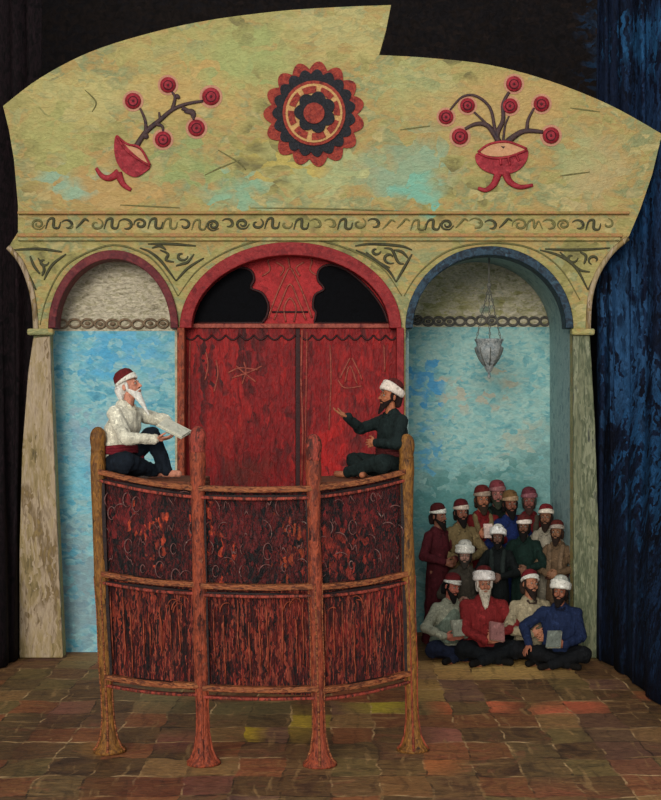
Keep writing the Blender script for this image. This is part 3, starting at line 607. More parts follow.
bouquet(W(132, 135, DF), 'tipped red bowl with a leaning berry branch, left of the rosette',
    [(133, 101, 8.2), (168, 85, 8), (211, 96.5, 9), (196.5, 128, 8.5), (163, 139.5, 8.2)],
    [([(133, 152), (145, 133), (160, 120), (172, 110), (186, 104), (203, 101)], .032), ([(146, 131), (145, 120), (140, 108)], .022), ([(172, 110), (175, 98), (172, 92)], .022), ([(182, 108), (190, 112), (194, 120)], .026), ([(155, 124), (162, 126), (163, 132)], .022), ([(160, 120), (159, 112)], .018)],
    [(115, 137), (119, 136), (129, 148), (140, 158), (150, 166), (145, 172), (135, 177), (124, 172), (117, 163), (114, 150)],
    [(120, 138), (128, 145), (140, 150), (149, 163), (142, 160), (130, 150)],
    [[(117, 136), (127, 144), (140, 148), (150, 165)], [(117, 137), (126, 150), (138, 159), (150, 166)]],
    [[(119, 172), (110, 178), (102, 176), (96, 168)], [(118, 173), (123, 184), (131, 190)]],
    [[(184, 112), (192, 112), (194, 118)], [(143, 134), (148, 138)], [(176, 98), (179, 95)]])
bouquet(W(502, 135, DF), 'upright red footed bowl with seven berries, right of the rosette',
    [(514, 84, 8), (467.5, 105.5, 7.5), (510, 106, 7.8), (446, 117, 7.5), (541.5, 104, 8), (551, 135.5, 8.5), (460, 136.5, 8.3)],
    [([(500, 152), (497, 135), (503, 120), (503, 104), (509, 92)], .034), ([(500, 150), (495, 130), (490, 108), (476, 96), (462, 97), (450, 110)], .022), ([(499, 145), (490, 128), (474, 112)], .022), ([(499, 142), (488, 126), (476, 124), (465, 129)], .034), ([(502, 148), (512, 138), (525, 131), (543, 132)], .042), ([(527, 130), (528, 120), (534, 108)], .024), ([(503, 142), (505, 126), (509, 116)], .016)],
    [(477, 153), (490, 157), (505, 158), (520, 154), (528, 150), (527, 160), (520, 169), (508, 174), (494, 174), (482, 169), (476, 161)],
    [(480, 150), (492, 144), (508, 143), (524, 146), (527, 150), (516, 154), (500, 156.5), (486, 155)],
    [[(478, 152), (490, 144), (508, 142), (527, 149)], [(478, 153), (492, 158), (508, 157), (527, 150)], [(500, 158), (501, 165)], [(508, 157), (510, 165)], [(516, 155), (519, 161)]],
    [[(498, 174), (494, 184), (486, 190), (478, 188)], [(506, 174), (510, 182), (520, 187), (533, 185)]], [])
# bud on the left branch top of the sixth stem
# ---------------------------------------------------------------- hanging lamp
DLp = DF + .4
lr = empty('hanging_lamp', W(489, 345, DLp)); tag(lr, 'silver urn shaped lamp hanging on chains in the right archway', 'lamp')
c = W(489, 0, DLp); s = DLp / F
zt, zb = W(0, 339, DLp).z, W(0, 379, DLp).z
b = MB(); pr = [(0.001, 0), (.02, .02), (.012, .06), (.035, .09), (.06, .14), (.11, .21), (.145, .28), (.155, .33), (.135, .35), (.15, .39), (.165, .41), (.155, .42), (.13, .42), (.12, .36), (.001, .34)]
kz = (zt - zb) / .42; b.lathe([(r, z * kz + zb) for r, z in pr], (c.x, DLp, 0), 24); opart(b, 'lamp_bowl', M['metal'], lr)
b = MB()
for j in range(8):
    t = 2 * PI * j / 8; b.tube([V((c.x + r * math.cos(t), DLp + r * math.sin(t), zb + z * kz)) for r, z in ((.062, .14), (.112, .21), (.15, .29), (.158, .33))], .006, 5)
opart(b, 'embossed_ribs', M['chain'], lr)
for j, (t, r) in enumerate(((PI, .14), (0.3, .14), (-PI / 2, .10))):
    b = MB(); a = V((c.x + r * math.cos(t), DLp + r * math.sin(t) * .8, zt)); e = V((c.x, DLp, W(0, 285, DLp).z)); n = 16
    for i in range(n):
        p = a.lerp(e, (i + .5) / n); dv = (e - a).normalized() * .026; sd = V((.009, 0, 0)) if i % 2 else V((0, .009, 0))
        b.tube([p + dv * math.cos(2 * PI * q / 8) * .8 + sd * math.sin(2 * PI * q / 8) for q in range(8)], .0045, 5, closed=True)
    opart(b, 'chain', M['chain'], lr)
b = MB(); zt2 = W(0, 247, DLp).z; b.tube([V((c.x, DLp, W(0, 285, DLp).z)), V((c.x, DLp, zt2 - .02))], .010, 6); b.ell((c.x, DLp, W(0, 285, DLp).z), .028); opart(b, 'hanging_rod', M['chain'], lr)
b = MB(); p = W(509, 356, DR - .02); b = None
b = MB(); a = W(412, 318, DR - .03)

# ---------------------------------------------------------------- platform with carved balustrade
tv = empty('raised_platform', (W(258, 0, 10.8).x, 10.9, 0)); tag(tv, 'raised wooden platform with three bays of red and black carved panels on four flared posts', 'platform')
PP = [((98, 447), (110, 11.15), 'postG'), ((198, 447), (204, 10.78), 'postO'), ((313.5, 455), (320, 10.74), 'postO'), ((406.5, 454), (413, 11.2), 'postG')]
posts = []
def tpart(b, name, mat, par=None, **k):
    o = opart(b, name, mat, tv, **k)
    if par: o.parent = par
    return o
def ppos(i, z):
    (tx, ty), (fx, D), m = PP[i]; zt = W(0, ty, D).z; e = z / zt
    return V((((fx + (tx - fx) * min(1, e * 1.25)) - 330.5) / F * D, D, z))
for i in range(4):
    (tx, ty), (fx, D), m = PP[i]; zt = W(0, ty, D).z
    P, R = [], []
    for z, r in [(0.002, .135), (.02, .13), (.05, .10), (.12, .07), (.25, .05), (.45, .046), (.7, .055), (1.1, .05), (1.4, .058), (1.8, .05), (2.1, .056), (zt - .12, .062), (zt - .05, .058), (zt, .05)]:
        P.append(ppos(i, z)); R.append(r)
    b = MB(); b.tube(P, R, 14)
    po = tpart(b, 'post', M[m])
    b = MB(); c = ppos(i, zt); b.lathe([(.052, -.05), (.060, -.03), (.055, -.01), (.062, .03), (.066, .07), (.060, .11), (.045, .14), (.022, .158), (.001, .162)], c, 18)
    tpart(b, 'finial', M['postG' if i in (0, 3) else 'postR'], po)
    b = MB()
    for q in range(5):
        t = 2 * PI * q / 5 - PI / 2
        b.tube([P[k] + V((math.cos(t), math.sin(t), 0)) * R[k] for k in range(1, 9)], [.012, .012, .010, .009, .008, .007, .006, .005], 5)
    tpart(b, 'carved_edge', M['postO' if i % 2 else 'rail'], po)
# rails: heights per post: top, mid, bottom
def zat(py, D): return W(0, py, D).z
RZ = [[zat(471, 11.15), zat(573, 11.15), zat(676, 11.15)], [zat(488, 10.78), zat(584, 10.78), zat(685, 10.78)], [zat(488, 10.74), zat(587, 10.74), zat(690, 10.74)], [zat(471, 11.2), zat(573, 11.2), zat(672, 11.2)]]
for k in range(3):
    for lv in range(3):
        a, c = ppos(k, RZ[k][lv]), ppos(k + 1, RZ[k + 1][lv])
        if k == 1: a.z = c.z = (RZ[1][lv] + RZ[2][lv]) / 2
        sag = -.02 if k != 1 else -.012
        for off, hh, dd in ((0, .044, .08), (-.07, .024, .06)):
            P = [a.lerp(c, t / 10) + V((0, -.015, sag * math.sin(PI * t / 10) + off)) for t in range(11)]
            b = MB(); rs = []
            for p in P: rs.append([p + V((0, y, z)) for y, z in ((-dd / 2, -hh / 2), (dd / 2, -hh / 2), (dd / 2, hh / 2), (-dd / 2, hh / 2))])
            b.rings(rs); tpart(b, 'rail', M['rail'] if (off == 0) else M['postR'], smooth=False, bevel=.008)
    for lv in range(2):
        a, c = ppos(k, 0), ppos(k + 1, 0)
        zt0, zt1, zb0, zb1 = RZ[k][lv], RZ[k + 1][lv], RZ[k][lv + 1], RZ[k + 1][lv + 1]
        A = [ppos(k, zt0 - .03), ppos(k + 1, zt1 - .03), ppos(k + 1, zb1 - .05), ppos(k, zb0 - .05)]
        b = MB(); b.prism([p + V((0, .02, 0)) for p in A], (0, .03, 0)); pn = tpart(b, 'carved_panel', M['panU'] if lv == 0 else M['panL'], smooth=False)
        cen = sum(A, V()) / 4
        # dark frame inside each bay
        b = MB()
        In = [cen + (p - cen) * .90 + V((0, -.004, 0)) for p in A]
        for q in range(4): b.bar(In[q] , In[(q + 1) % 4], .03, .035, up=V((0, 1, 0)))
        tpart(b, 'panel_frame', M['stile'], pn, smooth=False)
        # carving curls
        b = MB(); wv, hv = (A[1] - A[0]), (A[3] - A[0])
        def pt(u, v): return A[0] + wv * u + hv * v + V((0, -.0, 0))
        if lv == 0:
            for (u, v) in [(.1 + .16 * (q % 6) , .17 + .21 * (q // 6)) for q in range(24)]:
                u += random.uniform(-.05, .05); v += random.uniform(-.05, .05); kk = random.random(); rr = random.uniform(.03, .065)
                if kk < .2: pts = [pt(u, v) + V((rr * .55 * math.cos(2 * PI * j / 9), 0, rr * math.sin(2 * PI * j / 9))) for j in range(9)]
                elif kk < .75:
                    s_ = random.choice((-1, 1)); t_ = random.uniform(-1, 1); pts = [pt(u, v) + V((s_ * rr * 1.3 * math.cos(t_ + .28 * j), 0, rr * 1.6 * math.sin(t_ + .28 * j))) for j in range(8)]
                else: pts = [pt(u, v) + V((rr * (j / 5 - .5), 0, rr * 1.4 * (.5 - j / 5) * random.choice((-1, 1, 1)))) for j in range(6)]
                m = len(pts); b.tube(cat_rom(pts, 3), [.0052 * (.3 + .7 * math.sin(PI * (j + .5) / (3 * m - 2))) for j in range(3 * m - 2)], 5)
        else:
            for q in range(9):
                u = .1 + .8 * q / 8 + random.uniform(-.03, .03); v0 = random.uniform(.1, .35); v1 = random.uniform(.6, .92)
                pts = [pt(u + random.uniform(-.006, .006), v0 + (v1 - v0) * j / 6) for j in range(7)]
                b.tube(pts, [.003, .006, .007, .006, .007, .005, .003], 5)
            for q in range(5):
                u = random.uniform(.15, .85); v = random.uniform(.1, .3); rr = .05
                s_ = random.choice((-1, 1)); b.tube([pt(u, v) + V((s_ * rr * math.cos(.3 * j), 0, rr * 1.4 * math.sin(.3 * j))) for j in range(8)], .005, 5)
        tpart(b, 'carving', M['carve'] if lv == 0 else M['postO'], pn)
SEAT = {}
for k, nm in ((0, 'left'), (2, 'right')):
    z = min(RZ[k][0], RZ[k + 1][0]) - .035; z = RZ[k][0] - .02 if k == 0 else RZ[3][0] - .02
    zb_ = (RZ[k][0] + RZ[k + 1][0]) / 2 + (-.01)
    a, c = ppos(k, zb_), ppos(k + 1, zb_); SEAT[nm] = zb_
    b = MB(); b.prism([a + V((.02, .03, 0)), c + V((-.02, .03, 0)), c + V((.02, .85, 0)), a + V((-.02, .85, 0))], (0, 0, -.045)); tpart(b, 'seat_board', M['board'], smooth=False, bevel=.008)
    for q in (k, k + 1):
        b = MB(); p = ppos(q, zb_ - .06); b.bar(p, p + V((0, .8, 0)), .05, .06); p2 = ppos(q, zb_ - .75); b.bar(p2, p + V((0, .7, 0)), .05, .05, up=V((1, 0, 0))); tpart(b, 'bracket', M['board'], smooth=False)
#PEOPLE
# ---------------------------------------------------------------- people
def two_bone(a, t, l1, l2, pole):
    a, t, pole = V(a), V(t), V(pole); d = t - a; L = d.length
    if L > (l1 + l2) * .995: t = a + d.normalized() * (l1 + l2) * .995; d = t - a; L = d.length
    x = d.normalized(); p = pole - x * pole.dot(x); p = p.normalized() if p.length > 1e-5 else x.orthogonal()
    k = (l1 * l1 - l2 * l2 + L * L) / (2 * L); h = math.sqrt(max(0, l1 * l1 - k * k))
    return a + x * k + p * h, t
def hand(b, wr, d, n, side, curl=.35):
    """palm, four bent fingers of unequal length and a thumb from the side of the palm"""
    wr, d, n = V(wr), V(d).normalized(), V(n); n = (n - d * n.dot(d)).normalized(); u = d.cross(n) * side
    for i in range(4):
        q = i - 1.5; kn = wr + d * (.088 - .004 * q * q) + u * q * .023
        b.cap(wr + u * q * .012 + d * .005, kn, .015, .0125, 8)
        p = kn; L = (.070, .078, .072, .056)[i]; dd = (d + u * q * .06).normalized(); a = curl * .5
        for s, rr in ((.45, .0095), (.32, .0088), (.26, .008)):
            e = p + (dd * math.cos(a) + n * math.sin(a)) * L * s; b.cap(p, e, rr, rr * .93, 8); p = e; a += curl
    b.ell(wr + d * .045, (.03, .03, .03), n=8)
    tb = wr + d * .022 - u * .028; p = tb; dirs = [(d * .55 - u * .7 + n * .25), (d * .8 - u * .35 + n * .35), (d * .9 - u * .1 + n * .4)]
    for dr, L, rr in zip(dirs, (.036, .032, .026), (.0125, .0115, .010)):
        e = p + dr.normalized() * L; b.cap(p, e, rr, rr * .92, 8); p = e

def person(label, loc, rz, sc=1.0, pose='stand', head=(0, 0, 0), skn='8c5a3c', top='7c1c1e', legs='14161c', robe=False, sash=None, hat='band', hatc=('7c1c1e', 'd8d0c0'), hattilt=.12,
           hair='1c1410', beard='1c1410', blen=.10, arms=None, lean=0.0, side=0.0, group='listening crowd in the right niche', shoes=True, kneeR=None, vest=None, shawl=None, collar=None, width=1.0, vox=.0075, kf=1.0):
    """arms: [(wrist xyz, finger dir, palm normal, curl, elbow pole) for the -X arm, then for the +X arm]"""
    SK = skin(skn)
    pz = {'stand': .93, 'sit': .13, 'kneel': .50}[pose]
    pel = V((0, 0, pz)); sp = V((side * .5, -lean * .5, .2)); ch = pel + V((side * .8, -lean * .75, .33)); nb = pel + V((side, -lean, .53)); hc = nb + V((side * .15, -lean * .15 - .015, .155))
    HR = Matrix.Rotation(head[0], 3, 'Z') @ Matrix.Rotation(head[1], 3, 'X') @ Matrix.Rotation(head[2], 3, 'Y')
    def H(x, y, z): return hc + HR @ V((x, y, z))
    B = MB()
    B.cap(pel + V((-.05 * width, 0, 0)), pel + V((.05 * width, 0, 0)), .10, .10); B.cap(pel, ch, .125, .13); B.ell(ch + V((0, 0, .02)), (.16 * width, .11, .17))
    sh = [nb + V((s * .168 * width, .015, -.085)) for s in (-1, 1)]
    B.cap(sh[0], sh[1], .055, .055); B.cap(nb + V((0, 0, -.06)), H(0, .01, -.06), .062, .052)
    # head
    B.ell(H(0, .018, .03), (.076, .096, .088), HR); B.ell(H(0, -.02, -.03), (.062, .07, .085), HR); B.ell(H(0, -.06, -.092), (.030, .026, .022), HR)
    B.cap(H(0, -.088, .022), H(0, -.113, -.018), .009, .0145); B.ell(H(-.013, -.098, -.02), .010, n=8); B.ell(H(.013, -.098, -.02), .010, n=8)
    B.cap(H(-.036, -.078, .036), H(.036, -.078, .036), .012, .012)
    for s in (-1, 1):
        B.ell(H(s * .036, -.062, -.022), (.024, .024, .024)); B.ell(H(s * .079, .012, 0), (.011, .02, .031), HR)
    B.cap(H(-.02, -.088, -.054), H(.02, -.088, -.054), .0075, .0075); B.cap(H(-.016, -.086, -.066), H(.016, -.086, -.066), .0075, .0075)
    # arms
    if arms is None: arms = [((-.10, -.21, pz + .15), (.6, -.5, -.2), (.4, .8, 0), .4, (-1, .2, -.6)), ((.08, -.23, pz + .17), (-.6, -.5, -.2), (-.4, .8, 0), .4, (1, .2, -.6))]
    el, wr = [], []
    for i, s in enumerate((-1, 1)):
        t, fd, pn, cu, pole = arms[i]
        e, t = two_bone(sh[i], t, .285, .255, pole); el.append(e); wr.append(t)
        B.cap(sh[i], e, .048, .038); B.cap(e, t, .038, .025); hand(B, t + (t - e).normalized() * .01, fd, pn, s, cu)
    # legs
    hip = [pel + V((s * .075 * width, 0, -.02)) for s in (-1, 1)]
    if pose == 'stand': kn = [V((s * .085 * width, -.01, .50)) for s in (-1, 1)]; an = [V((s * .09 * width, .02, .085)) for s in (-1, 1)]; toe = [V((s * .125, -.16, .035)) for s in (-1, 1)]
    elif pose == 'kneel': kn = [V((s * .13, -.14, .07)) for s in (-1, 1)]; an = [V((s * .11, .24, .06)) for s in (-1, 1)]; toe = [V((s * .11, .33, .05)) for s in (-1, 1)]
    else:
        kn = [V((-.27, -.27, .17)), V((.27, -.27, .17))]; an = [V((.09, -.35, .065)), V((-.09, -.40, .06))]; toe = [V((.21, -.41, .045)), V((-.21, -.46, .04))]
        if kneeR is not None: kn[kneeR] = V(((-1, 1)[kneeR] * .15, -.30, .38)); an[kneeR] = V(((-1, 1)[kneeR] * .13, -.46, .07)); toe[kneeR] = V(((-1, 1)[kneeR] * .13, -.58, .04))
    for q_ in kn + an + toe: q_.y *= kf
    for i in (0, 1):
        B.cap(hip[i], kn[i], .085 if pose != 'stand' else .07, .058 if pose != 'stand' else .048); B.cap(kn[i], an[i], .056 if pose != 'stand' else .046, .037); B.cap(an[i] + V((0, .02, -.03 if pose != 'kneel' else 0)), toe[i], .036, .032)
    body = B.build('person', SK, remesh=vox, sm=2)
    tag(body, label, 'person', group)
    def part(b, name, mat, **k): return b.build(name, mat, body, **k)
    # eyes, brows
    for s in (-1, 1):
        b = MB(); b.ell(H(s * .030, -.083, .014), (.0125, .009, .0095), HR, 10); b.mi = 1; b.ell(H(s * .030, -.0905, .014), (.0055, .0035, .0065), HR, 8)
        part(b, 'eye', [M['eye'], M['iris']])
        b = MB(); b.tube([H(s * x, -.092 + x * .25, z) for x, z in ((.014, .034), (.028, .040), (.044, .034))], [.004, .0055, .003], 6); part(b, 'eyebrow', cloth(beard if beard else hair))
    # hair
    b = MB(); b.ell(H(0, .034, .030), (.085, .092, .090), HR)
    for s in (-1, 1): b.cap(H(s * .078, -.018, .03), H(s * .076, -.012, -.035), .014, .012); b.cap(H(s * .05, .09, 0), H(s * .05, .08, -.07), .035, .03)
    b.cap(H(0, .10, 0), H(0, .085, -.07), .035, .03)
    part(b, 'hair', cloth(hair), remesh=.008, sm=1, disp=.004)
    if beard:
        b = MB(); rnd = random.Random(len(label))
        for j in range(26):
            t = -1 + 2 * j / 25; x = .066 * math.sin(t * 1.3); y = -.083 * math.cos(t * 1.3) + .004; z0 = -.098 + .045 * abs(t) ** 1.5
            L = blen * (1 - .75 * abs(t) ** 1.4) * rnd.uniform(.85, 1.1) + .02
            b.cap(H(x, y, z0 + .02), H(x * (.75 if blen < .15 else .4), y * 1.02 - .02 - .1 * L, z0 - L), .015, .007, 8)
        for s in (-1, 1): b.cap(H(0, -.103, -.042), H(s * .038, -.085, -.056), .008, .006, 8)
        part(b, 'beard', cloth(beard), remesh=.0065, sm=1, disp=.003)
    # cap and turban
    TR = HR @ Matrix.Rotation(-hattilt, 3, 'X')
    hh = .125 if hat == 'band' else .15
    b = MB(); b.lathe([(.088, 0), (.093, .02), (.091, .05), (.080, hh - .035), (.055, hh - .010), (.025, hh), (.001, hh + .003)], H(0, .014, .052), 24, TR, 1.12); part(b, 'cap', cloth(hatc[0]))
    b = MB(); rM = {'band': .014, 'turban': .025}[hat]
    for q in range(2 if hat == 'band' else 3):
        n = 28; zz = (.006, .024, .048)[q] * (1 if hat == 'band' else 1.15)
        P = [H(0, .014, .052) + TR @ V(((.088 + (.012 if hat == 'turban' else .002)) * math.cos(2 * PI * j / n), (.098 + (.012 if hat == 'turban' else .002)) * math.sin(2 * PI * j / n), zz + .010 * math.sin(2 * PI * j / n + q * 2))) for j in range(n)]
        b.tube(P, rM, 8, closed=True)
    part(b, 'turban', cloth(hatc[1]), remesh=.008, sm=1, disp=.002)
    # garment
    G = MB()
    def ring(z, rx, ry, cx, cy, fo=0, k=9, ph=0): return [V((cx + rx * math.cos(t) * (1 + fo * math.sin(k * t + ph)), cy + ry * math.sin(t) * (1 + fo * math.sin(k * t + ph)), z)) for t in [2 * PI * j / 40 for j in range(40)]]
    if pose in ('stand', 'kneel'):
        z0 = .05 if pose == 'stand' else .02
        G.rings([ring(z0, .22 * width, .18, 0, 0.02 if pose == 'stand' else .05, .06), ring(z0 + (pz - z0) * .5, .20 * width, .165, 0, .0, .045, ph=.5), ring(pz, .175 * width, .15, 0, 0, .02), ring(pz + .16, .165 * width, .14, sp.x * .6, sp.y, .01),
                 ring(pz + .33, .185 * width, .142, ch.x, ch.y, 0), ring(pz + .46, .16 * width, .11, nb.x, nb.y, 0), ring(pz + .51, .085, .08, nb.x, nb.y + .005, 0)])
        if pose == 'kneel': G.cap((0, .2, .12), (0, .02, .25), .15, .16)
    else:
        G.rings([ring(.03, .20 * width, .17, 0, 0.02, .03), ring(pz + .05, .19 * width, .16, 0, 0, .03), ring(pz + .16, .18 * width, .145, sp.x * .6, sp.y * .8, .01),
                 ring(pz + .33, .195 * width, .145, ch.x, ch.y, 0), ring(pz + .46, .165 * width, .11, nb.x, nb.y, 0), ring(pz + .51, .085, .08, nb.x, nb.y + .005, 0)])
    G.cap(sh[0] + V((0, 0, .005)), sh[1] + V((0, 0, .005)), .072, .072); G.cap(nb + V((-.03, .01, -.03)), nb + V((.03, .01, -.03)), .08, .08)
    for i in (0, 1):
        G.ell(sh[i] + V((0, 0, .0)), (.075, .07, .07)); G.cap(sh[i], el[i], .070, .060); G.cap(el[i], wr[i], .060, .044); G.cap(el[i].lerp(wr[i], .75), wr[i], .046, .048)
        G.tube([el[i] + V((0, 0, .0)) + (wr[i] - el[i]) * t for t in (0, .1, .2)], [.066, .056, .062], 10)
    part(G, 'robe' if pose != 'sit' else 'shirt', cloth(top), remesh=.0105, sm=2, disp=.010)
    # collar opening
    b = MB(); b.tube([nb + V((.062 * math.cos(t), -.004 + .062 * math.sin(t) - (.02 if math.sin(t) < -.5 else 0), -.008 - (.03 if math.sin(t) < -.6 else 0))) for t in [2 * PI * j / 20 for j in range(20)]], .014, 8, closed=True)
    part(b, 'collar', cloth(collar or top))
    if sash:
        b = MB(); c = V((sp.x * .6, sp.y * .8, pz + .13)) if pose == 'sit' else V((0, sp.y * .6, pz + .1))
        for q in range(3): b.tube([c + V(((.192 if pose == 'sit' else .18) * width * math.cos(t), (.16 if pose == 'sit' else .155) * math.sin(t), (q - 1) * .024 + .006 * math.sin(3 * t + q))) for t in [2 * PI * j / 30 for j in range(30)]], .018, 8, closed=True)
        b.tube([c + V((.10, -.165, 0)), c + V((.11, -.18, -.1)), c + V((.10, -.175, -.16 if pose != 'sit' else -.1))], [.02, .022, .018], 8)
        part(b, 'sash', cloth(sash), disp=0)
    if vest:
        b = MB()
        b.rings([ring(pz + .06, .205 * width, .172, 0, 0, .01), ring(pz + .16, .196 * width, .16, sp.x * .6, sp.y * .8), ring(pz + .33, .178 * width, .163, ch.x, ch.y), ring(pz + .42, .125 * width, .13, nb.x, nb.y), ring(pz + .475, .09, .10, nb.x, nb.y)])
        part(b, 'vest', cloth(vest), remesh=.011, sm=1, disp=.006)
    if shawl:
        b = MB()
        for s in (-1, 1):
            b.tube([nb + V((s * .05, .05, .0)), nb + V((s * .085, -.03, -.03)), nb + V((s * .08, -.12 - .0, -.14)), ch + V((s * .075, -.155, -.05)), pel + V((s * .085, -.17 - lean * .3, .14))], [.035, .038, .036, .036, .030], 10, flat=.6)
        b.cap(nb + V((-.06, .06, -.01)), nb + V((.06, .06, -.01)), .04, .04)
        part(b, 'scarf', cloth(shawl), remesh=.010, sm=1, disp=.005)
    # legs
    if pose == 'sit':
        b = MB(); b.ell(pel + V((0, .01, -.01)), (.20 * width, .17, .13))
        for i in (0, 1):
            b.cap(hip[i], kn[i], .115, .085); b.cap(kn[i], an[i], .085, .058)
            b.ell(kn[i] + V((0, .03, -.03)), (.09, .09, .09))
        b.ell(V((0, -.20, .09)), (.17, .16, .08))
        # keep the cloth on the seat
        o = part(b, 'trousers', cloth(legs), remesh=.0105, sm=2, disp=.010)
        for v in o.data.vertices: v.co.z = max(v.co.z, .004)
    if shoes:
        for i in (0, 1):
            b = MB(); a = an[i] + V((0, .025, -.03 if pose != 'kneel' else 0)); a.z = max(.045, a.z); t = toe[i].copy(); t.z = max(.042, t.z)
            b.cap(a, a.lerp(t, .5), .045, .040); b.cap(a.lerp(t, .5), t, .041, .038)
            o = part(b, 'shoe', cloth('15120f'), remesh=.010, sm=1)
            for v in o.data.vertices: v.co.z = max(v.co.z, .003)
    for v in body.data.vertices: v.co.z = max(v.co.z, .005)
    body.location = loc; body.rotation_euler.z = rz; body.scale = (sc, sc, sc)
    body['wr'] = [list(wr[0]), list(wr[1])]
    return body
def held_book(P, loc, rot, size, label, mat, opened=False, group=None):
    """closed: cover > pages; open: two leaves"""
    b = MB(); s = V(size)
    if opened:
        for q in (-1, 1):
            R = Matrix.Rotation(q * .30, 3, 'Y')
            b.box(R @ V((q * s.x / 2, 0, 0)), (s.x, s.y, .008), R)
    else:
        b.box((0, 0, s.z / 2), (s.x, s.y, .006)); b.box((0, 0, -s.z / 2), (s.x, s.y, .006)); b.box((-s.x / 2, 0, 0), (.006, s.y, s.z + .006))
    o = b.build('book', mat, smooth=False)
    b = MB()
    if opened:
        for q in (-1, 1):
            R = Matrix.Rotation(q * .30, 3, 'Y'); b.box(R @ V((q * s.x * .48, 0, .012)), (s.x * .92, s.y * .94, .016), R)
    else: b.box((.002, 0, 0), (s.x * .95, s.y * .95, s.z - .004))
    b.build('pages', M['page'], o, smooth=False)
    Mx = Matrix.Translation(P.location) @ Matrix.Rotation(P.rotation_euler.z, 4, 'Z') @ Matrix.Scale(P.scale.x, 4) @ Matrix.Translation(V(loc))
    from mathutils import Euler
    Mx = Mx @ Euler(rot).to_matrix().to_4x4()
    o.location = Mx.to_translation(); o.rotation_euler = Mx.to_euler(); o.scale = (P.scale.x,) * 3
    tag(o, label, 'book'); 
    if group: o['group'] = group
    return o
def at(px, D, z=0): return ((px - 330.5) / F * D, D, z)
def hs(ytop, D, full): return (CH - (ytop - 400) / F * D) / full
D2R = math.radians
# the two teachers on the platform
p = person('white-bearded person in a white shirt and red sash, seated on the platform, reading', (W(114, 0, 11.35).x, 11.36, SEAT['left']), D2R(70), .90, 'sit', head=(0, -.28, 0), hattilt=.3, width=1.08, skn='a8705a', top='cdc6b0', legs='16202c', sash='8c1c28',
    hair='cfc8bc', beard='d4cec2', blen=.17, lean=.12, kneeR=1, group='teachers seated on the platform', shoes=False,
    arms=[((-.13, -.48, .36), (.25, -.9, .05), (.2, .1, 1), .3, (-1, .3, -.8)), ((.13, -.50, .44), (-.35, -.9, .0), (-.2, .1, -1), .3, (1, .2, .2))], vox=.006)
held_book(p, (.0, -.64, .47), (.45, 0, .12), (.19, .26, .03), 'open book with white pages held by the white-bearded reader', cloth('b8b4a0'), True)
p = person('bearded person in dark green robe and white turban, seated on the platform, hand outstretched', (W(395, 0, 11.4).x, 11.44, SEAT['right']), D2R(-62), .80, 'sit', head=(-.05, -.10, 0), skn='8c5438', top='1c2a28', legs='1a2826', hat='turban', hatc=('6c2420', 'd8c8b8'), hattilt=.45,
    hair='2c1814', beard='241410', blen=.06, lean=.04, group='teachers seated on the platform', shoes=False,
    arms=[((-.10, -.50, .62), (-.1, -.9, .35), (.3, .3, 1), .25, (-.6, .2, -1)), ((.05, -.24, .36), (-.8, -.35, -.1), (.1, .9, .1), .4, (1, .1, -.4))], vox=.006, collar='1c2a28', sash='5c1c1c', kf=1.22)
# seated front row
W2 = '14161a'
p = person('black-bearded person in a sage vest and cream shirt, seated leftmost in the crowd', at(446, 15.22), D2R(18), .93, 'sit', head=(.25, .10, .22), skn='8c5040', top='aaa98c', vest='7c8a74', legs='182038', hatc=('7c1c20', 'c8c4b8'), hair='120e0e', beard='1a1412', blen=.06, side=.06,
    arms=[((-.14, -.27, .30), (.9, -.4, -.1), (.2, .9, .2), .4, (-1, .3, -.4)), ((.12, -.28, .30), (-.9, -.4, 0), (0, .9, .1), .4, (1, .2, -.5))], shoes=True)
held_book(p, (.0, -.36, .40), (1.15, 0, .1), (.15, .19, .025), 'small pale grey book held by the person in the sage vest', cloth('a8a890'))
p = person('white-bearded person in a red sweater, seated in the front row of the crowd', at(484, 15.10), D2R(4), 1.0, 'sit', head=(.0, .05, 0), skn='8c5a44', top='9c2424', legs='101418', hat='turban', hatc=('6c1c1c', 'd8d0c8'), hattilt=.3, hair='c0b8ac', beard='b8ac98', blen=.13, width=1.15,
    arms=[((-.04, -.30, .26), (.8, -.4, .2), (.2, .9, .2), .3, (-1, .2, -.3)), ((.14, -.28, .34), (-.85, -.4, .1), (0, .9, .1), .3, (1, .2, -.5))])
held_book(p, (.07, -.37, .36), (1.1, .2, .25), (.16, .2, .03), 'pink-covered book held by the person in the red sweater', cloth('b0706a'))
p = person('brown-bearded person in a cream jacket with tilted red cap, seated looking up', at(530, 15.14), D2R(14), .98, 'sit', head=(.12, -.18, .16), skn='8c5c44', top='b8a680', legs=W2, hatc=('8c1c24', 'd0ccc0'), hattilt=.35, hair='3c2a20', beard='2c1e18', blen=.05,
    arms=[((-.10, -.26, .32), (.85, -.35, .2), (.2, .9, .2), .4, (-1, .3, -.3)), ((.10, -.28, .28), (-.8, -.4, .1), (0, .9, .1), .4, (1, .2, -.5))], collar='4c3a30')
p = person('person in a navy blue sweater and white cap, seated rightmost with one arm reaching down', at(560, 14.86), D2R(-10), .93, 'sit', head=(-.15, -.10, .05), skn='7c4c38', top='1c2c54', legs='121418', hat='turban', hatc=('a8a89c', 'd4d0c4'), hattilt=.2, hair='2c1c16', beard='1e1410', blen=.05, width=1.1, collar='121a34',
    arms=[((-.34, -.27, .26), (-.4, -.6, -.5), (.2, -.3, -1), .4, (-1, .3, .1)), ((.06, -.30, .27), (-.85, -.4, .1), (0, .9, .1), .3, (1, .2, -.5))])
held_book(p, (-.06, -.38, .34), (1.0, -.1, -.35), (.16, .2, .03), 'grey-green book held by the person in the navy sweater', cloth('7c8478'))
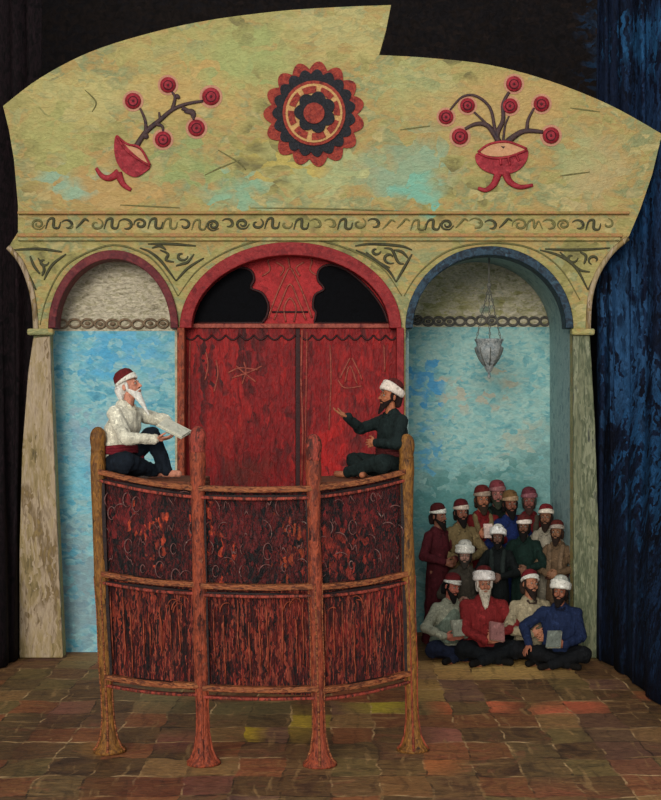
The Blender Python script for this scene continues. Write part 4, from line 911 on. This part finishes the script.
# standing and kneeling rows
KN = 1.38
def crowd(label, px, D, ytop, pose='stand', **k):
    s = hs(ytop, D, 1.80 if pose == 'stand' else KN)
    rz = k.pop('rz', 0)
    return person(label, at(px, D), D2R(rz), s, pose, vox=.0085, **k)
A_fold = None
crowd('dark grey robed person in white turban, kneeling behind the sage vest and the red sweater', 465, 15.56, 540, 'kneel', rz=-8, top='4c4438', legs=W2, skn='806052', hat='turban', hatc=('b0aca0', 'ccc8bc'), hair='2c2420', beard='3c342c', blen=.03, width=.85)
crowd('person in black robe and thick white turban, standing behind the red sweater', 498, 15.58, 525, rz=-12, top='121818', skn='5c4034', hat='turban', hatc=('c8c4b8', 'd4d0c8'), hattilt=.4, hair='18120e', beard='14100e', blen=.04, width=.85, shawl='26302c')
crowd('person in dark green robe with maroon sash and white-banded cap, standing mid-crowd', 524, 15.70, 513, rz=-14, top='122c24', sash='4c2422', skn='5c3c2c', hat='band', hatc=('6c2420', 'ccc0b4'), hair='14100e', beard='120e0c', blen=.07, width=.9)
crowd('person in tan brown robe with pink sash, standing rightmost in the crowd', 557, 15.60, 519, rz=-22, top='74583c', sash='7c4840', skn='6c4a34', hat='band', hatc=('6c241c', 'b0a090'), hattilt=.3, hair='3c2418', beard='2c1c14', blen=.06, width=.8, shawl='806448')
crowd('person in maroon robe and fez, standing leftmost in the crowd, facing right', 438, 15.90, 502, rz=38, top='5c1820', skn='6c4434', hatc=('5c1c1c', 'd0ccc0'), hair='241412', beard='1c1410', blen=.05, width=.8, head=(.1, 0, 0))
crowd('person in long tan coat, standing between the maroon robe and the scarlet robe', 461, 16.02, 498, rz=12, top='8c7448', skn='744838', hatc=('6c1c20', 'b8a898'), hair='1c1412', beard='18100e', blen=.06, width=.82)
crowd('person in white checked shirt and red cap, standing behind the tan brown robe', 546, 15.98, 503, rz=-16, top='b0a48c', skn='6c4834', hatc=('8c2024', 'c8bcac'), hattilt=.3, hair='281a14', beard='2c1c14', blen=.06, width=.72)
p = crowd('person in scarlet robe with tan scarf, standing and holding a white card', 482, 16.34, 484, rz=6, top='8c1a1c', shawl='8c7448', skn='8c5840', hatc=('7c2420', 'b89c84'), hair='3c2418', beard='3c2a1c', blen=.05, width=.82,
    arms=[((-.10, -.27, 1.22), (.7, -.5, .4), (.2, .9, 0), .4, (-1, .2, -.6)), ((.08, -.27, 1.2), (-.6, -.5, .5), (-.4, .8, 0), .4, (1, .2, -.6))])
held_book(p, (0, -.34, 1.29), (1.35, 0, .1), (.10, .16, .014), 'small white book held up against the scarlet robe', cloth('c8b0a4'))
crowd('person in royal blue robe and tan cap, standing behind the dark green robe', 510, 16.30, 489, rz=8, top='182c6c', skn='6c4030', hatc=('8c6438', 'c09870'), hair='1a1210', beard='14100e', blen=.06, width=.85)
crowd('person in black-green coat and pink cap, standing tallest at the back', 497, 16.66, 479, rz=0, top='16201c', shawl='2c4434', skn='8c5850', hatc=('9c4048', 'b06c6c'), hair='2c3024', beard='3c4030', blen=.04, width=.85)
crowd('person in crimson robe and pink cap, standing at the back beside the blue robe', 529, 16.62, 486, rz=-8, top='80161c', skn='74443c', hatc=('7c3440', 'a05c64'), hair='3c4038', beard='4c3028', blen=.04, width=.85, shawl='5c5040')

bpy.data.scenes.remove(TMP)
